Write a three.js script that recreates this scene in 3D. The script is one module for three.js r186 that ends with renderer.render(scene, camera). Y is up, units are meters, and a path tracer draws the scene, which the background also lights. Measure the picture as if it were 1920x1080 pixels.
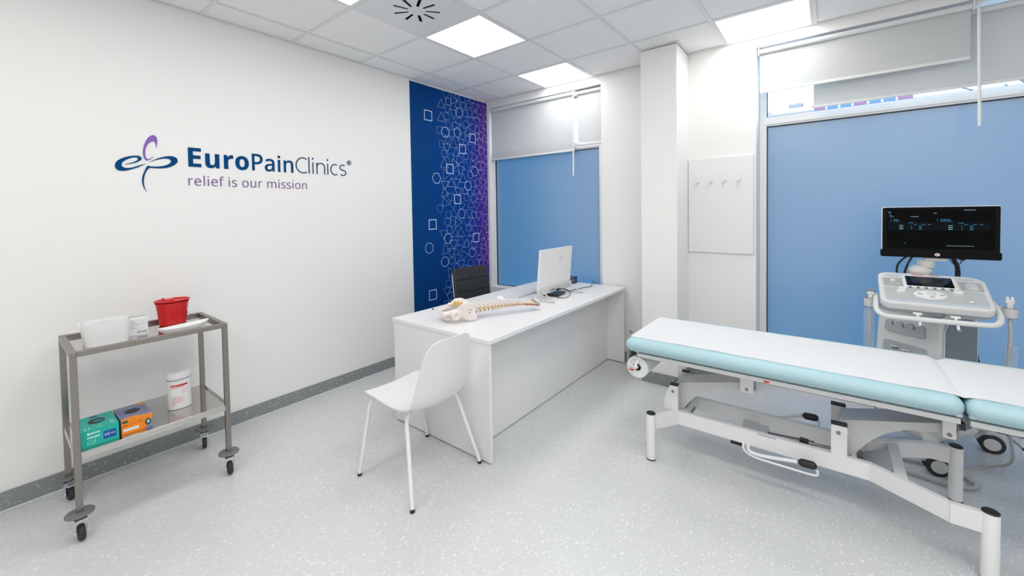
import * as THREE from 'three';
import { RoundedBoxGeometry } from 'three/addons/geometries/RoundedBoxGeometry.js';
import { TextGeometry } from 'three/addons/geometries/TextGeometry.js';
import { FontLoader } from 'three/addons/loaders/FontLoader.js';
import { MarchingCubes } from 'three/addons/objects/MarchingCubes.js';
import { mergeGeometries, mergeVertices, toCreasedNormals } from 'three/addons/utils/BufferGeometryUtils.js';
import { RectAreaLightUniformsLib } from 'three/addons/lights/RectAreaLightUniformsLib.js';

// ---------------------------------------------------------------- camera, sky, exposure
const scene = new THREE.Scene();
const F = 768.26, CX = 943.76, CY = 418.77;
const camera = new THREE.PerspectiveCamera(2 * Math.atan(540 / F) * 180 / Math.PI, 1920 / 1080, 0.05, 200);
camera.position.set(3.357, 1.5115, 3.915);
camera.rotation.set(-0.0281, 0.6723, -0.0163, 'YXZ');
camera.setViewOffset(1920, 1080, 960 - CX, 540 - CY, 1920, 1080);
scene.background = new THREE.Color().setRGB(2.5, 3.4, 4.4);       // bright, cool overcast sky
const renderer = new THREE.WebGLRenderer();
renderer.toneMapping = THREE.LinearToneMapping;
renderer.toneMappingExposure = 1.2;
renderer.shadowMap.enabled = true;
RectAreaLightUniformsLib.init();
const PANEL_LIGHT = 4.5;                                              // radiance of each LED ceiling panel
const PANEL_COLOR = new THREE.Color().setRGB(1.0, 0.985, 0.965);

// ---------------------------------------------------------------- helpers
let seed = 7;
const rnd = () => { seed = (seed * 1664525 + 1013904223) >>> 0; return seed / 4294967296; };
const V = (x, y, z) => new THREE.Vector3(x, y, z);
const C = (r, g, b) => new THREE.Color().setRGB(r, g, b);
const S = (hex) => new THREE.Color(hex);
const mat = (color, roughness = 0.5, extra = {}) => new THREE.MeshPhysicalMaterial({ color, roughness, ...extra });
const used = {};
const numbered = (n) => { const k = used[n] = (used[n] ?? -1) + 1; return k ? n + '_' + String(k).padStart(3, '0') : n; };
function thing(name, label, category, [x, y, z] = [0, 0, 0], { turn = 0, group, kind, local = false } = {}) {
  const o = new THREE.Group(); o.name = numbered(name); o.position.set(x, y, z); o.rotation.y = turn; scene.add(o);
  if (kind) o.userData.kind = kind; else Object.assign(o.userData, { label, category });
  if (kind && label) o.userData.label = label;
  if (group) o.userData.group = group;
  o.userData.__l = local || turn !== 0;
  return o;
}
// a part: geometry in room coordinates (or in the thing's own when it was made with local)
function part(name, geo, m, parent, label) {
  const o = new THREE.Mesh(Array.isArray(geo) ? merged(geo) : geo, m); o.name = name; o.castShadow = o.receiveShadow = true;
  if (label) o.userData.label = label;
  let p = parent, top = parent; while (top.parent && top.parent !== scene) top = top.parent;
  if (p === top && p.isGroup && !p.userData.__l) o.position.copy(p.position).negate();
  parent.add(o); return o;
}
function solo(name, geo, m, label, category, { group, kind } = {}) {
  const o = new THREE.Mesh(Array.isArray(geo) ? merged(geo) : geo, m); o.name = numbered(name); o.castShadow = o.receiveShadow = true;
  if (kind) o.userData.kind = kind; if (label) o.userData.label = label; if (category) o.userData.category = category; if (group) o.userData.group = group;
  scene.add(o); return o;
}
const norm = (g) => { g = g.index ? g.toNonIndexed() : g; for (const k of Object.keys(g.attributes)) if (!['position', 'normal', 'uv'].includes(k)) g.deleteAttribute(k); if (!g.attributes.uv) g.setAttribute('uv', new THREE.BufferAttribute(new Float32Array(g.attributes.position.count * 2), 2)); return g; };
const merged = (list) => mergeGeometries(list.map(norm));
// boxes by their extents; rb with rounded edges
const box = (x0, x1, y0, y1, z0, z1) => new THREE.BoxGeometry(x1 - x0, y1 - y0, z1 - z0).translate((x0 + x1) / 2, (y0 + y1) / 2, (z0 + z1) / 2);
const rb = (x0, x1, y0, y1, z0, z1, r = 0.004, s = 2) => new RoundedBoxGeometry(x1 - x0, y1 - y0, z1 - z0, s, Math.min(r, (x1 - x0) / 2.01, (y1 - y0) / 2.01, (z1 - z0) / 2.01)).translate((x0 + x1) / 2, (y0 + y1) / 2, (z0 + z1) / 2);
const cyl = (r0, r1, h, x, y, z, seg = 24) => new THREE.CylinderGeometry(r1, r0, h, seg).translate(x, y, z);
const curve = (pts, closed = false, tension = 0.5) => new THREE.CatmullRomCurve3(pts.map((p) => V(...p)), closed, 'catmullrom', tension);
const tube = (pts, r, n = 40, seg = 10, closed = false, tension = 0.5) => new THREE.TubeGeometry(curve(pts, closed, tension), n, r, seg, closed);
// straight bar between two points
function bar(a, b, r, r2 = r, seg = 16) {
  const A = V(...a), B = V(...b), d = B.clone().sub(A), g = new THREE.CylinderGeometry(r2, r, d.length(), seg);
  g.applyQuaternion(new THREE.Quaternion().setFromUnitVectors(V(0, 1, 0), d.clone().normalize())); return g.translate(...A.add(B).multiplyScalar(0.5).toArray());
}
function barBox(a, b, w, h) {  // rectangular bar, w across (z-ish), h tall
  const A = V(...a), B = V(...b), d = B.clone().sub(A), g = new RoundedBoxGeometry(d.length(), h, w, 1, 0.0015);
  const X = d.clone().normalize(), Z = X.clone().cross(V(0, 1, 0)).normalize(), Y = Z.clone().cross(X);
  return g.applyMatrix4(new THREE.Matrix4().makeBasis(X, Y, Z)).translate(...A.add(B).multiplyScalar(0.5).toArray());
}
const shapeOf = (pts) => new THREE.Shape(pts.map((p) => new THREE.Vector2(...p)));
const smoothShape = (pts, n = 120) => new THREE.Shape(new THREE.CatmullRomCurve3(pts.map((p) => V(p[0], p[1], 0)), true, 'centripetal').getPoints(n).slice(0, -1).map((p) => new THREE.Vector2(p.x, p.y)));
const ext = (shape, depth, bevel = 0, seg = 16) => new THREE.ExtrudeGeometry(shape, { depth: depth - 2 * bevel, bevelEnabled: bevel > 0, bevelSize: bevel, bevelThickness: bevel, bevelSegments: 2, curveSegments: seg }).translate(0, 0, bevel);
const rrect = (x0, x1, y0, y1, r) => { const s = new THREE.Shape(); s.moveTo(x0 + r, y0); s.lineTo(x1 - r, y0); s.absarc(x1 - r, y0 + r, r, -Math.PI / 2, 0); s.lineTo(x1, y1 - r); s.absarc(x1 - r, y1 - r, r, 0, Math.PI / 2); s.lineTo(x0 + r, y1); s.absarc(x0 + r, y1 - r, r, Math.PI / 2, Math.PI); s.lineTo(x0, y0 + r); s.absarc(x0 + r, y0 + r, r, Math.PI, 1.5 * Math.PI); return s; };
const lathe = (pts, seg = 40) => new THREE.LatheGeometry(pts.map((p) => new THREE.Vector2(...p)), seg);
const ell = (rx, ry, rz, x, y, z, s = 20) => new THREE.SphereGeometry(1, s, Math.ceil(s * 0.7)).scale(rx, ry, rz).translate(x, y, z);
// flat ribbon of constant width along a line of points
function ribbon(pts, w) {
  const L = [], R = [];
  pts.forEach((p, i) => { const a = pts[Math.max(0, i - 1)], b = pts[Math.min(pts.length - 1, i + 1)], d = Math.hypot(b[0] - a[0], b[1] - a[1]), nx = -(b[1] - a[1]) / d * w / 2, ny = (b[0] - a[0]) / d * w / 2; L.push([p[0] + nx, p[1] + ny]); R.unshift([p[0] - nx, p[1] - ny]); });
  return shapeOf([...L, ...R]);
}
// uv in metres by the face's main direction
function metreUV(g) {
  g = norm(g); const p = g.attributes.position, n = g.attributes.normal, uv = g.attributes.uv;
  for (let i = 0; i < p.count; i++) { const a = [0, 1, 2].map((k) => Math.abs(n.getComponent(i, k))); const [x, y, z] = [p.getX(i), p.getY(i), p.getZ(i)]; if (a[1] >= a[0] && a[1] >= a[2]) uv.setXY(i, x, z); else if (a[0] >= a[2]) uv.setXY(i, y, z); else uv.setXY(i, x, y); }
  return g;
}
// smooth surface of a signed distance field (negative inside) over a box
function field(fn, lo, hi, cell) {
  const size = Math.max(hi[0] - lo[0], hi[1] - lo[1], hi[2] - lo[2]), res = Math.ceil(size / cell) + 6;
  const mc = new MarchingCubes(res, new THREE.MeshStandardMaterial(), false, false, 400000); mc.isolation = 0;
  const half = size / 2 * (res / (res - 6)), c = [0, 1, 2].map((k) => (lo[k] + hi[k]) / 2), h = res / 2;
  for (let k = 0; k < res; k++) for (let j = 0; j < res; j++) for (let i = 0; i < res; i++) mc.field[k * res * res + j * res + i] = -fn((i - h) / h * half + c[0], (j - h) / h * half + c[1], (k - h) / h * half + c[2]);
  mc.update();
  const g = new THREE.BufferGeometry();
  g.setAttribute('position', new THREE.BufferAttribute(mc.positionArray.slice(0, mc.count * 3), 3));
  g.scale(half, half, half).translate(...c);
  g.deleteAttribute('normal'); const w = mergeVertices(g, 1e-5); w.computeVertexNormals();
  return w;
}
const smin = (a, b, k) => { const h = Math.max(k - Math.abs(a - b), 0) / k; return Math.min(a, b) - h * h * k / 4; };
const caps = (x, y, z, a, b, ra, rbb = ra) => { const bx = b[0] - a[0], by = b[1] - a[1], bz = b[2] - a[2], px = x - a[0], py = y - a[1], pz = z - a[2]; const t = Math.min(1, Math.max(0, (px * bx + py * by + pz * bz) / (bx * bx + by * by + bz * bz))); return Math.hypot(px - bx * t, py - by * t, pz - bz * t) - (ra + (rbb - ra) * t); };
const ellD = (x, y, z, c, r) => { const k = Math.hypot((x - c[0]) / r[0], (y - c[1]) / r[1], (z - c[2]) / r[2]); return (k - 1) * Math.min(...r); };
function canvasTex(w, h, draw, srgb = true) {
  const c = document.createElement('canvas'); c.width = w; c.height = h; draw(c.getContext('2d'), w, h);
  const t = new THREE.CanvasTexture(c); if (srgb) t.colorSpace = THREE.SRGBColorSpace; t.wrapS = t.wrapT = THREE.RepeatWrapping; return t;
}
function noiseTex(n, base, amp, srgb = false) {
  const d = new Uint8Array(n * n * 4); for (let i = 0; i < n * n; i++) { const v = base + (rnd() - 0.5) * amp; d.set([v, v, v, 255], i * 4); }
  const t = new THREE.DataTexture(d, n, n); t.magFilter = THREE.LinearFilter; t.minFilter = THREE.LinearMipmapLinearFilter; t.generateMipmaps = true; t.wrapS = t.wrapT = THREE.RepeatWrapping; t.needsUpdate = true; if (srgb) t.colorSpace = THREE.SRGBColorSpace; return t;
}
// a printed face: thin sheet of the given size with a canvas print, in its own plane (x right, y up, faces +z)
function sheet(w, h, t, draw, px = 2400, rough = 0.45) {
  const tex = canvasTex(Math.min(2048, Math.max(32, Math.round(w * px))), Math.min(2048, Math.max(32, Math.round(h * px))), draw);
  const g = new THREE.BoxGeometry(w, h, t); return [g, mat(C(1, 1, 1), rough, { map: tex })];
}

// ---------------------------------------------------------------- materials
const wallBump = noiseTex(256, 128, 90); wallBump.repeat.set(6, 6);
const M = {
  wall: mat(C(0.895, 0.887, 0.872), 0.9, { bumpMap: wallBump, bumpScale: 0.0004 }),
  reveal: mat(C(0.80, 0.80, 0.79), 0.9),
  tile: mat(C(0.92, 0.92, 0.915), 0.95),
  gridBar: mat(C(0.80, 0.80, 0.80), 0.5),
  pvc: mat(C(0.86, 0.86, 0.86), 0.3),
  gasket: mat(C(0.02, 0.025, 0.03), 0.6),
  white: mat(C(0.85, 0.85, 0.85), 0.35),
  desk: mat(C(0.83, 0.83, 0.83), 0.42),
  deskEdge: mat(C(0.72, 0.73, 0.74), 0.4),
  chairShell: mat(C(0.80, 0.80, 0.80), 0.38),
  powder: mat(C(0.82, 0.82, 0.82), 0.35),
  black: mat(C(0.012, 0.012, 0.014), 0.45),
  rubber: mat(C(0.025, 0.026, 0.028), 0.6),
  leather: mat(C(0.028, 0.031, 0.036), 0.48),
  steel: mat(C(0.30, 0.278, 0.25), 0.36, { metalness: 1 }),
  steelTop: mat(C(0.58, 0.56, 0.54), 0.075, { metalness: 1 }),
  chrome: mat(C(0.72, 0.72, 0.72), 0.12, { metalness: 1 }),
  bumper: mat(C(0.16, 0.165, 0.165), 0.55),
  vinylBlue: mat(C(0.42, 0.62, 0.675), 0.42),
  paper: mat(C(0.77, 0.78, 0.79), 0.85),
  card: mat(C(0.78, 0.78, 0.76), 0.6),
  grey: mat(C(0.42, 0.46, 0.48), 0.5),
  greyDark: mat(C(0.20, 0.235, 0.26), 0.5),
  light: mat(C(0.56, 0.57, 0.57), 0.4),
  cream: mat(C(0.70, 0.70, 0.67), 0.4),
  red: mat(C(0.62, 0.012, 0.015), 0.32),
  bone: mat(C(0.84, 0.77, 0.73), 0.45),
  nerve: mat(C(0.80, 0.42, 0.03), 0.5),
  redBit: mat(C(0.6, 0.03, 0.02), 0.5),
  disc: mat(C(0.22, 0.20, 0.20), 0.6),
  logoBlue: mat(C(0.0, 0.062, 0.20), 0.6, { specularIntensity: 0.15 }),
  logoLight: mat(C(0.008, 0.045, 0.115), 0.6, { specularIntensity: 0.15 }),
  logoPurple: mat(C(0.235, 0.105, 0.46), 0.5),
  logoPlum: mat(C(0.20, 0.085, 0.30), 0.5),
  clear: new THREE.MeshPhysicalMaterial({ color: C(1, 1, 1), transmission: 1, roughness: 0, thickness: 0, ior: 1.5, side: THREE.DoubleSide }),
  frost: new THREE.MeshPhysicalMaterial({ color: C(0.80, 0.80, 0.80), transmission: 0.86, roughness: 1, thickness: 0, ior: 1.3, side: THREE.DoubleSide }),
  satin: new THREE.MeshPhysicalMaterial({ color: C(1, 1, 1), transmission: 1, roughness: 0.36, thickness: 0, ior: 2.3, side: THREE.DoubleSide }),
  tinted: new THREE.MeshPhysicalMaterial({ color: C(0.014, 0.115, 0.205), transmission: 1, roughness: 0, thickness: 0, ior: 1.5, side: THREE.DoubleSide }),
  blind: new THREE.MeshPhysicalMaterial({ color: C(0.64, 0.65, 0.645), transmission: 0.05, roughness: 0.97, thickness: 0, ior: 1.1, side: THREE.DoubleSide }),
  film: new THREE.MeshPhysicalMaterial({ color: C(0.98, 0.985, 0.99), transmission: 0.93, roughness: 0.3, thickness: 0, ior: 1.45, side: THREE.DoubleSide }),
};

// ---------------------------------------------------------------- the room
const H = 2.88, XR = 5.6, ZN = 5.9, NICHE = -0.07, GLASS = -0.1;
function vinyl(base, fleck, n1, n2) {
  const t = canvasTex(2048, 2048, (c, w, h) => {
    c.fillStyle = base; c.fillRect(0, 0, w, h);
    for (let i = 0; i < 16000; i++) { c.fillStyle = `rgba(255,255,255,${0.03 + rnd() * 0.06})`; rnd(); const s = 2 + rnd() * 5; c.fillRect(rnd() * w, rnd() * h, s, s * (0.6 + rnd())); }
    for (let i = 0; i < n1 + n2; i++) {
      const big = i < n1, L = big ? 8 + rnd() * 10 : 3 + rnd() * 4, W = big ? 4 + rnd() * 3 : 2 + rnd() * 2;
      c.save(); c.translate(rnd() * w, rnd() * h); c.rotate(Math.PI / 2 + (rnd() - 0.5) * 0.7); c.fillStyle = fleck.replace('A', (0.45 + rnd() * 0.5).toFixed(2));
      c.beginPath(); c.moveTo(-L / 2, -W / 2 + rnd()); c.lineTo(L / 2 - rnd() * 3, -W / 2); c.lineTo(L / 2, W / 2 - rnd()); c.lineTo(-L / 2 + rnd() * 3, W / 2); c.closePath(); c.fill(); c.restore();
    }
  });
  t.repeat.set(1 / 1.5, 1 / 1.5); t.anisotropy = 8; return t;
}
const floorTex = vinyl('rgb(211,213,213)', 'rgba(250,251,251,A)', 3200, 4600);
const baseTex = vinyl('rgb(138,144,145)', 'rgba(214,219,219,A)', 2300, 3200);
M.floor = mat(C(1, 1, 1), 0.27, { map: floorTex });
M.base = mat(C(1, 1, 1), 0.5, { map: baseTex });
const struct = (name, geo, m, label) => solo(name, geo, m, label, null, { kind: 'structure' });
struct('floor', metreUV(box(-0.2, XR + 0.2, -0.15, 0, -0.3, ZN + 0.2)), M.floor, 'light grey speckled vinyl floor');
struct('wall_left', metreUV(box(-0.2, 0, 0, 3.1, -0.3, ZN + 0.2)), M.wall);
struct('wall_right', metreUV(box(XR, XR + 0.2, 0, 3.1, -0.3, ZN + 0.2)), M.wall);
struct('wall_near', metreUV(box(0, XR, 0, 3.1, ZN, ZN + 0.2)), M.wall);
// window wall: two niches, the first above a sill, the second down to the floor
const W1 = [0.033, 1.533, 0.56, 2.797], W2 = [2.888, 5.3, 0.0, 2.805];
struct('wall_far', metreUV(merged([
  box(0, W1[0], 0, 3.1, -0.3, 0), box(W1[1], W2[0], 0, 3.1, -0.3, 0), box(W2[1], XR, 0, 3.1, -0.3, 0),
  box(W1[0], W1[1], 0, W1[2], -0.3, 0), box(W1[0], W1[1], W1[3], 3.1, -0.3, 0), box(W2[0], W2[1], W2[3], 3.1, -0.3, 0)])), M.wall);
struct('wall_pillar', metreUV(box(2.07, 2.368, 0, 2.874, 0, 0.355)), M.wall, 'square white pillar against the window wall');
// skirting of darker vinyl, with the welded bead along the floor
const skirt = (name, x0, x1, z0, z1) => { const o = struct(name, metreUV(rb(x0, x1, 0, 0.1, z0, z1, 0.003, 1)), M.base); return o; };
const bl = skirt('baseboard_left', 0.0005, 0.007, 0, ZN);
part('weld_bead', metreUV(tube([[0.009, 0.001, 0], [0.009, 0.001, ZN / 2], [0.009, 0.001, ZN]], 0.0045, 8, 6)), M.floor, bl);
skirt('baseboard_far', 1.535, 2.07, 0.0005, 0.007); skirt('baseboard_far', 0.01, 1.535, 0.0005, 0.007); skirt('baseboard_far', 2.376, 2.888, 0.0005, 0.007);
skirt('baseboard_pillar', 2.063, 2.375, 0.3555, 0.362); skirt('baseboard_pillar', 2.063, 2.0695, 0.007, 0.3555); skirt('baseboard_pillar', 2.3685, 2.375, 0.007, 0.3555);

// suspended ceiling: slab, tiles lying in a grid of T-bars
const ceiling = struct('ceiling', box(-0.2, XR + 0.2, 2.96, 3.1, -0.3, ZN + 0.2), M.tile, 'white suspended tile ceiling');
const XL = [0], ZL = [0]; for (let x = 0.268; x < XR - 0.1; x += 0.6) XL.push(x); XL.push(XR); for (let z = 0.569; z < ZN - 0.1; z += 0.6) ZL.push(z); ZL.push(ZN);
const lampCell = (i, j) => ((i === 2 || i === 5) && j % 2 === 0 && j < 10) || ((i === 7 || i === 8) && j > 2 && j % 2 === 0);  // rightmost columns are unseen panels, added to fill light from the right
const ventCell = (i, j) => i === 2 && j === 3;
const tileGeo = {}, tileMats = [0, 1, 2].map((k) => mat(C(0.915 + k * 0.005, 0.915 + k * 0.005, 0.91 + k * 0.005), 0.95, { bumpMap: wallBump, bumpScale: 0.0005 }));
const lamps = [];
for (let i = 0; i + 1 < XL.length; i++) for (let j = 0; j + 1 < ZL.length; j++) {
  const w = XL[i + 1] - XL[i], d = ZL[j + 1] - ZL[j], cx = (XL[i] + XL[i + 1]) / 2, cz = (ZL[j] + ZL[j + 1]) / 2;
  if (lampCell(i, j)) { lamps.push([cx, cz, w, d]); continue; }
  if (ventCell(i, j)) continue;
  const key = w.toFixed(3) + d.toFixed(3); tileGeo[key] ??= new RoundedBoxGeometry(w - 0.008, 0.015, d - 0.008, 1, 0.0015);
  const t = part('tile', tileGeo[key], tileMats[(i * 7 + j * 3) % 3], ceiling); t.position.set(cx, H + 0.0125, cz);
}
for (const x of XL.slice(1, -1)) part('grid_bar', box(x - 0.012, x + 0.012, H - 0.0005, H + 0.004, 0.02, ZN - 0.02), M.gridBar, ceiling);
for (const z of ZL.slice(1, -1)) for (let i = 0; i + 1 < XL.length; i++) part('grid_bar', box(XL[i] + 0.0125, XL[i + 1] - 0.0125, H - 0.0002, H + 0.004, z - 0.012, z + 0.012), M.gridBar, ceiling);
// wall angle round the edge and round the pillar
const ang = (n, x0, x1, z0, z1) => struct(n, merged([box(x0, x1, H - 0.001, H + 0.003, z0, z1)]), M.gridBar);
ang('trim_1', 0.0005, 0.02, 0.0005, ZN); ang('trim_2', 0.02, 2.05, 0.0005, 0.02); ang('trim_3', 2.39, XR, 0.0005, 0.02);
struct('trim_4', merged([box(2.05, 2.388, H - 0.001, H + 0.003, 0.356, 0.375), box(2.05, 2.069, H - 0.001, H + 0.003, 0.0005, 0.356), box(2.369, 2.388, H - 0.001, H + 0.003, 0.0005, 0.356)]), M.gridBar);

// LED panels: a glowing diffuser in a frame and an area light just below it
const lampWords = ['square ceiling light panel at the right of the swirl air vent', 'ceiling light panel against the wall above the desk window', 'ceiling light panel above the wide window beside the pillar', 'ceiling light panel cut by the top edge left of the air vent'];
M.glow = new THREE.MeshStandardMaterial({ color: C(0.9, 0.9, 0.9), roughness: 0.6, emissive: C(1, 0.995, 0.985), emissiveIntensity: 1.6 });
for (const [cx, cz, w, d] of lamps) {
  const seen = cx < 2 && cz > 1 && cz < 2 ? 0 : cx < 2 && cz < 1 ? 1 : cx > 2 && cx < 4 && cz < 1 ? 2 : cx < 2 && cz < 3 ? 3 : -1;
  const t = thing('ceiling_light', seen < 0 ? 'ceiling light panel further back in the room, out of view, added as fill light in the rightmost columns' : lampWords[seen], 'ceiling light', [cx, H, cz], { local: true, group: 'ceiling light panels' });
  const a = w / 2 - 0.013, b = d / 2 - 0.013, f = 0.012;
  part('frame', [box(-a, a, 0, 0.02, -b, -b + f), box(-a, a, 0, 0.02, b - f, b), box(-a, -a + f, 0, 0.02, -b + f, b - f), box(a - f, a, 0, 0.02, -b + f, b - f)], M.gridBar, t);
  part('diffuser', box(-a + f, a - f, 0.004, 0.012, -b + f, b - f), M.glow, t);
  const L = new THREE.RectAreaLight(PANEL_COLOR, PANEL_LIGHT, 2 * (a - f), 2 * (b - f)); L.position.set(0, 0.001, 0); L.rotation.x = -Math.PI / 2; L.name = 'panel_light'; t.add(L);
}
// swirl air diffuser
{
  const t = thing('air_vent', 'square metal ceiling vent with black swirl slots', 'air vent', [1.168, H, 2.069], { local: true });
  const p = rrect(-0.287, 0.287, -0.287, 0.287, 0.002), slots = [];
  for (let k = 0; k < 9; k++) {
    const a = k / 9 * Math.PI * 2 + 0.25, ca = Math.cos(a), sa = Math.sin(a), pt = (r, s) => new THREE.Vector2(ca * r - sa * s, sa * r + ca * s);
    const hole = new THREE.Path([pt(0.055, 0.010), pt(0.150, 0.034), pt(0.150, 0.058), pt(0.055, 0.030)]); p.holes.push(hole); slots.push(a);
  }
  part('face_plate', ext(p, 0.0035).rotateX(Math.PI / 2), mat(C(0.80, 0.81, 0.82), 0.45), t);
  part('plenum', box(-0.26, 0.26, 0.02, 0.024, -0.26, 0.26), M.black, t);
  part('screw_cap', cyl(0.006, 0.007, 0.003, 0, -0.004, 0, 16), M.gridBar, t);
}

// ---------------------------------------------------------------- windows
function windowUnit(n, [x0, x1, y0, y1], left, bottom, transomY, label, GLASS = -0.1) {
  const w = thing('window_' + n, label, null, [x0, y0, GLASS], { kind: 'structure' });
  const f0 = GLASS - 0.03, f1 = GLASS + 0.03, X0 = x0 + left, Y0 = y0 + bottom, Y1 = y1 - 0.06, X1 = x1 - 0.06, [t0, t1] = transomY;
  const P = (name, g, m = M.pvc) => part(name, g, m, w);
  P('frame', rb(x0, X0, y0, y1, f0, f1, 0.006)); P('frame', rb(X1, x1, y0, y1, f0, f1, 0.006)); P('frame', rb(X0, X1, y0, Y0, f0, f1, 0.006)); P('frame', rb(X0, X1, Y1, y1, f0, f1, 0.006));
  P('transom', [rb(X0 - 0.02, X1 + 0.02, t0 + 0.012, t1, f0, f1 + 0.004, 0.007), rb(X0 - 0.015, X1 + 0.015, t0, t0 + 0.02, f0, f1 - 0.006, 0.005)]);
  const gk = (a, b, c, d) => [box(a, a + 0.006, c, d, GLASS - 0.004, f1 - 0.014), box(b - 0.004, b, c, d, GLASS - 0.004, f1 - 0.014), box(a, b, c, c + 0.005, GLASS - 0.004, f1 - 0.014), box(a, b, d - 0.006, d, GLASS - 0.004, f1 - 0.014)];
  P('gasket', gk(X0, X1, Y0, t0), M.gasket); P('gasket', gk(X0, X1, t1, Y1), M.gasket);
  const pane = (c, d, name, m, dz = 0) => { const g = new THREE.PlaneGeometry(X1 - X0, d - c).translate((X0 + X1) / 2, (c + d) / 2, GLASS + dz); P(name, g, m); };
  pane(Y0, t0, 'frosted_film', M.frost, 0.003); pane(Y0, t0, 'satin_laminate', M.satin, 0.006); pane(Y0, t0, 'tinted_pane', M.tinted); pane(t1, Y1, 'clear_pane', M.clear);
  return w;
}
windowUnit(1, W1, 0.03, 0.03, [2.17, 2.25], 'window with blue frosted glass behind the desk');
windowUnit(2, W2, 0.053, 0.07, [2.192, 2.268], 'wide window with blue frosted glass down to the floor', -0.215);
struct('trim_5', rb(W1[0], W1[1], W1[2], W1[2] + 0.014, NICHE, -0.0005, 0.004), M.pvc, 'white window sill behind the desk');
part('sill_shadow_strip', box(3.95, W2[1], 0.0, 0.010, -0.2, -0.181), M.gasket, scene.getObjectByName('window_2'));  // shadow gap at the window foot, painted as a black strip

// roller blinds
function blind(label, x0, x1, yTop, yBot, z, wand) {
  const t = thing('roller_blind', label, 'blind', [(x0 + x1) / 2, yBot, z], { group: 'roller blinds in the windows' });
  const R = 0.0185, yc = yTop - R;
  part('roller', bar([x0 + 0.012, yc, z - 0.003], [x1 - 0.012, yc, z - 0.003], R, R, 24), M.blindRoll ??= mat(C(0.76, 0.78, 0.78), 0.8), t);
  const sag = 0.0016, fab = new THREE.PlaneGeometry(x1 - x0 - 0.012, yc - yBot - 0.012, 24, 8), p = fab.attributes.position;
  for (let i = 0; i < p.count; i++) p.setZ(i, Math.sin(p.getX(i) * 5.3) * sag);
  fab.computeVertexNormals(); part('fabric', fab.translate((x0 + x1) / 2, (yc + yBot + 0.012) / 2, z - R + 0.001), M.blind, t);
  const bb = part('bottom_bar', rb(x0 + 0.006, x1 - 0.006, yBot, yBot + 0.022, z - R - 0.004, z - R + 0.008, 0.004), M.blindBar ??= mat(C(0.80, 0.81, 0.80), 0.5), t);
  for (const x of [x0, x1]) part('bracket', rb(x - 0.003, x + 0.008, yc - 0.03, yTop + 0.012, z - 0.0155, z + 0.0165, 0.004), M.pvc, t);
  part('end_cap', rb(x0 + 0.002, x0 + 0.0062, yBot + 0.004, yBot + 0.018, z - R - 0.003, z - R + 0.007, 0.002), M.black, t);
  if (wand) {
    const [wx, wy, lean] = wand; part('wand_hook', tube([[wx, yc, z], [wx, yc + 0.012, z + 0.022], [wx, yc - 0.02, z + 0.03]], 0.005, 16, 8), M.pvc, t);
    part('wand', [bar([wx, yc - 0.01, z + 0.03], [wx + lean * 0.2, yc - 0.07, z + 0.031], 0.006), bar([wx + lean * 0.2, yc - 0.07, z + 0.031], [wx + lean, wy, z + 0.034], 0.0085, 0.0085)], M.pvc, t);
  }
  return t;
}
blind('long white roller blind with wand, left side of the desk window', 0.036, 1.214, 2.785, 2.152, -0.0205, [1.2215, 1.888, -0.003]);
blind('short white roller blind at the pillar end of the desk window', 1.2285, 1.529, 2.785, 2.21, -0.048);
blind('pale roller blind with hanging wand, left half of the wide window', 2.9, 4.066, 2.79, 2.44, -0.022, [4.083, 2.003, 0.012]);
blind('lower hanging grey blind behind the wand blind in the wide window', 3.25, 5.28, 2.772, 2.277, -0.09);

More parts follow.
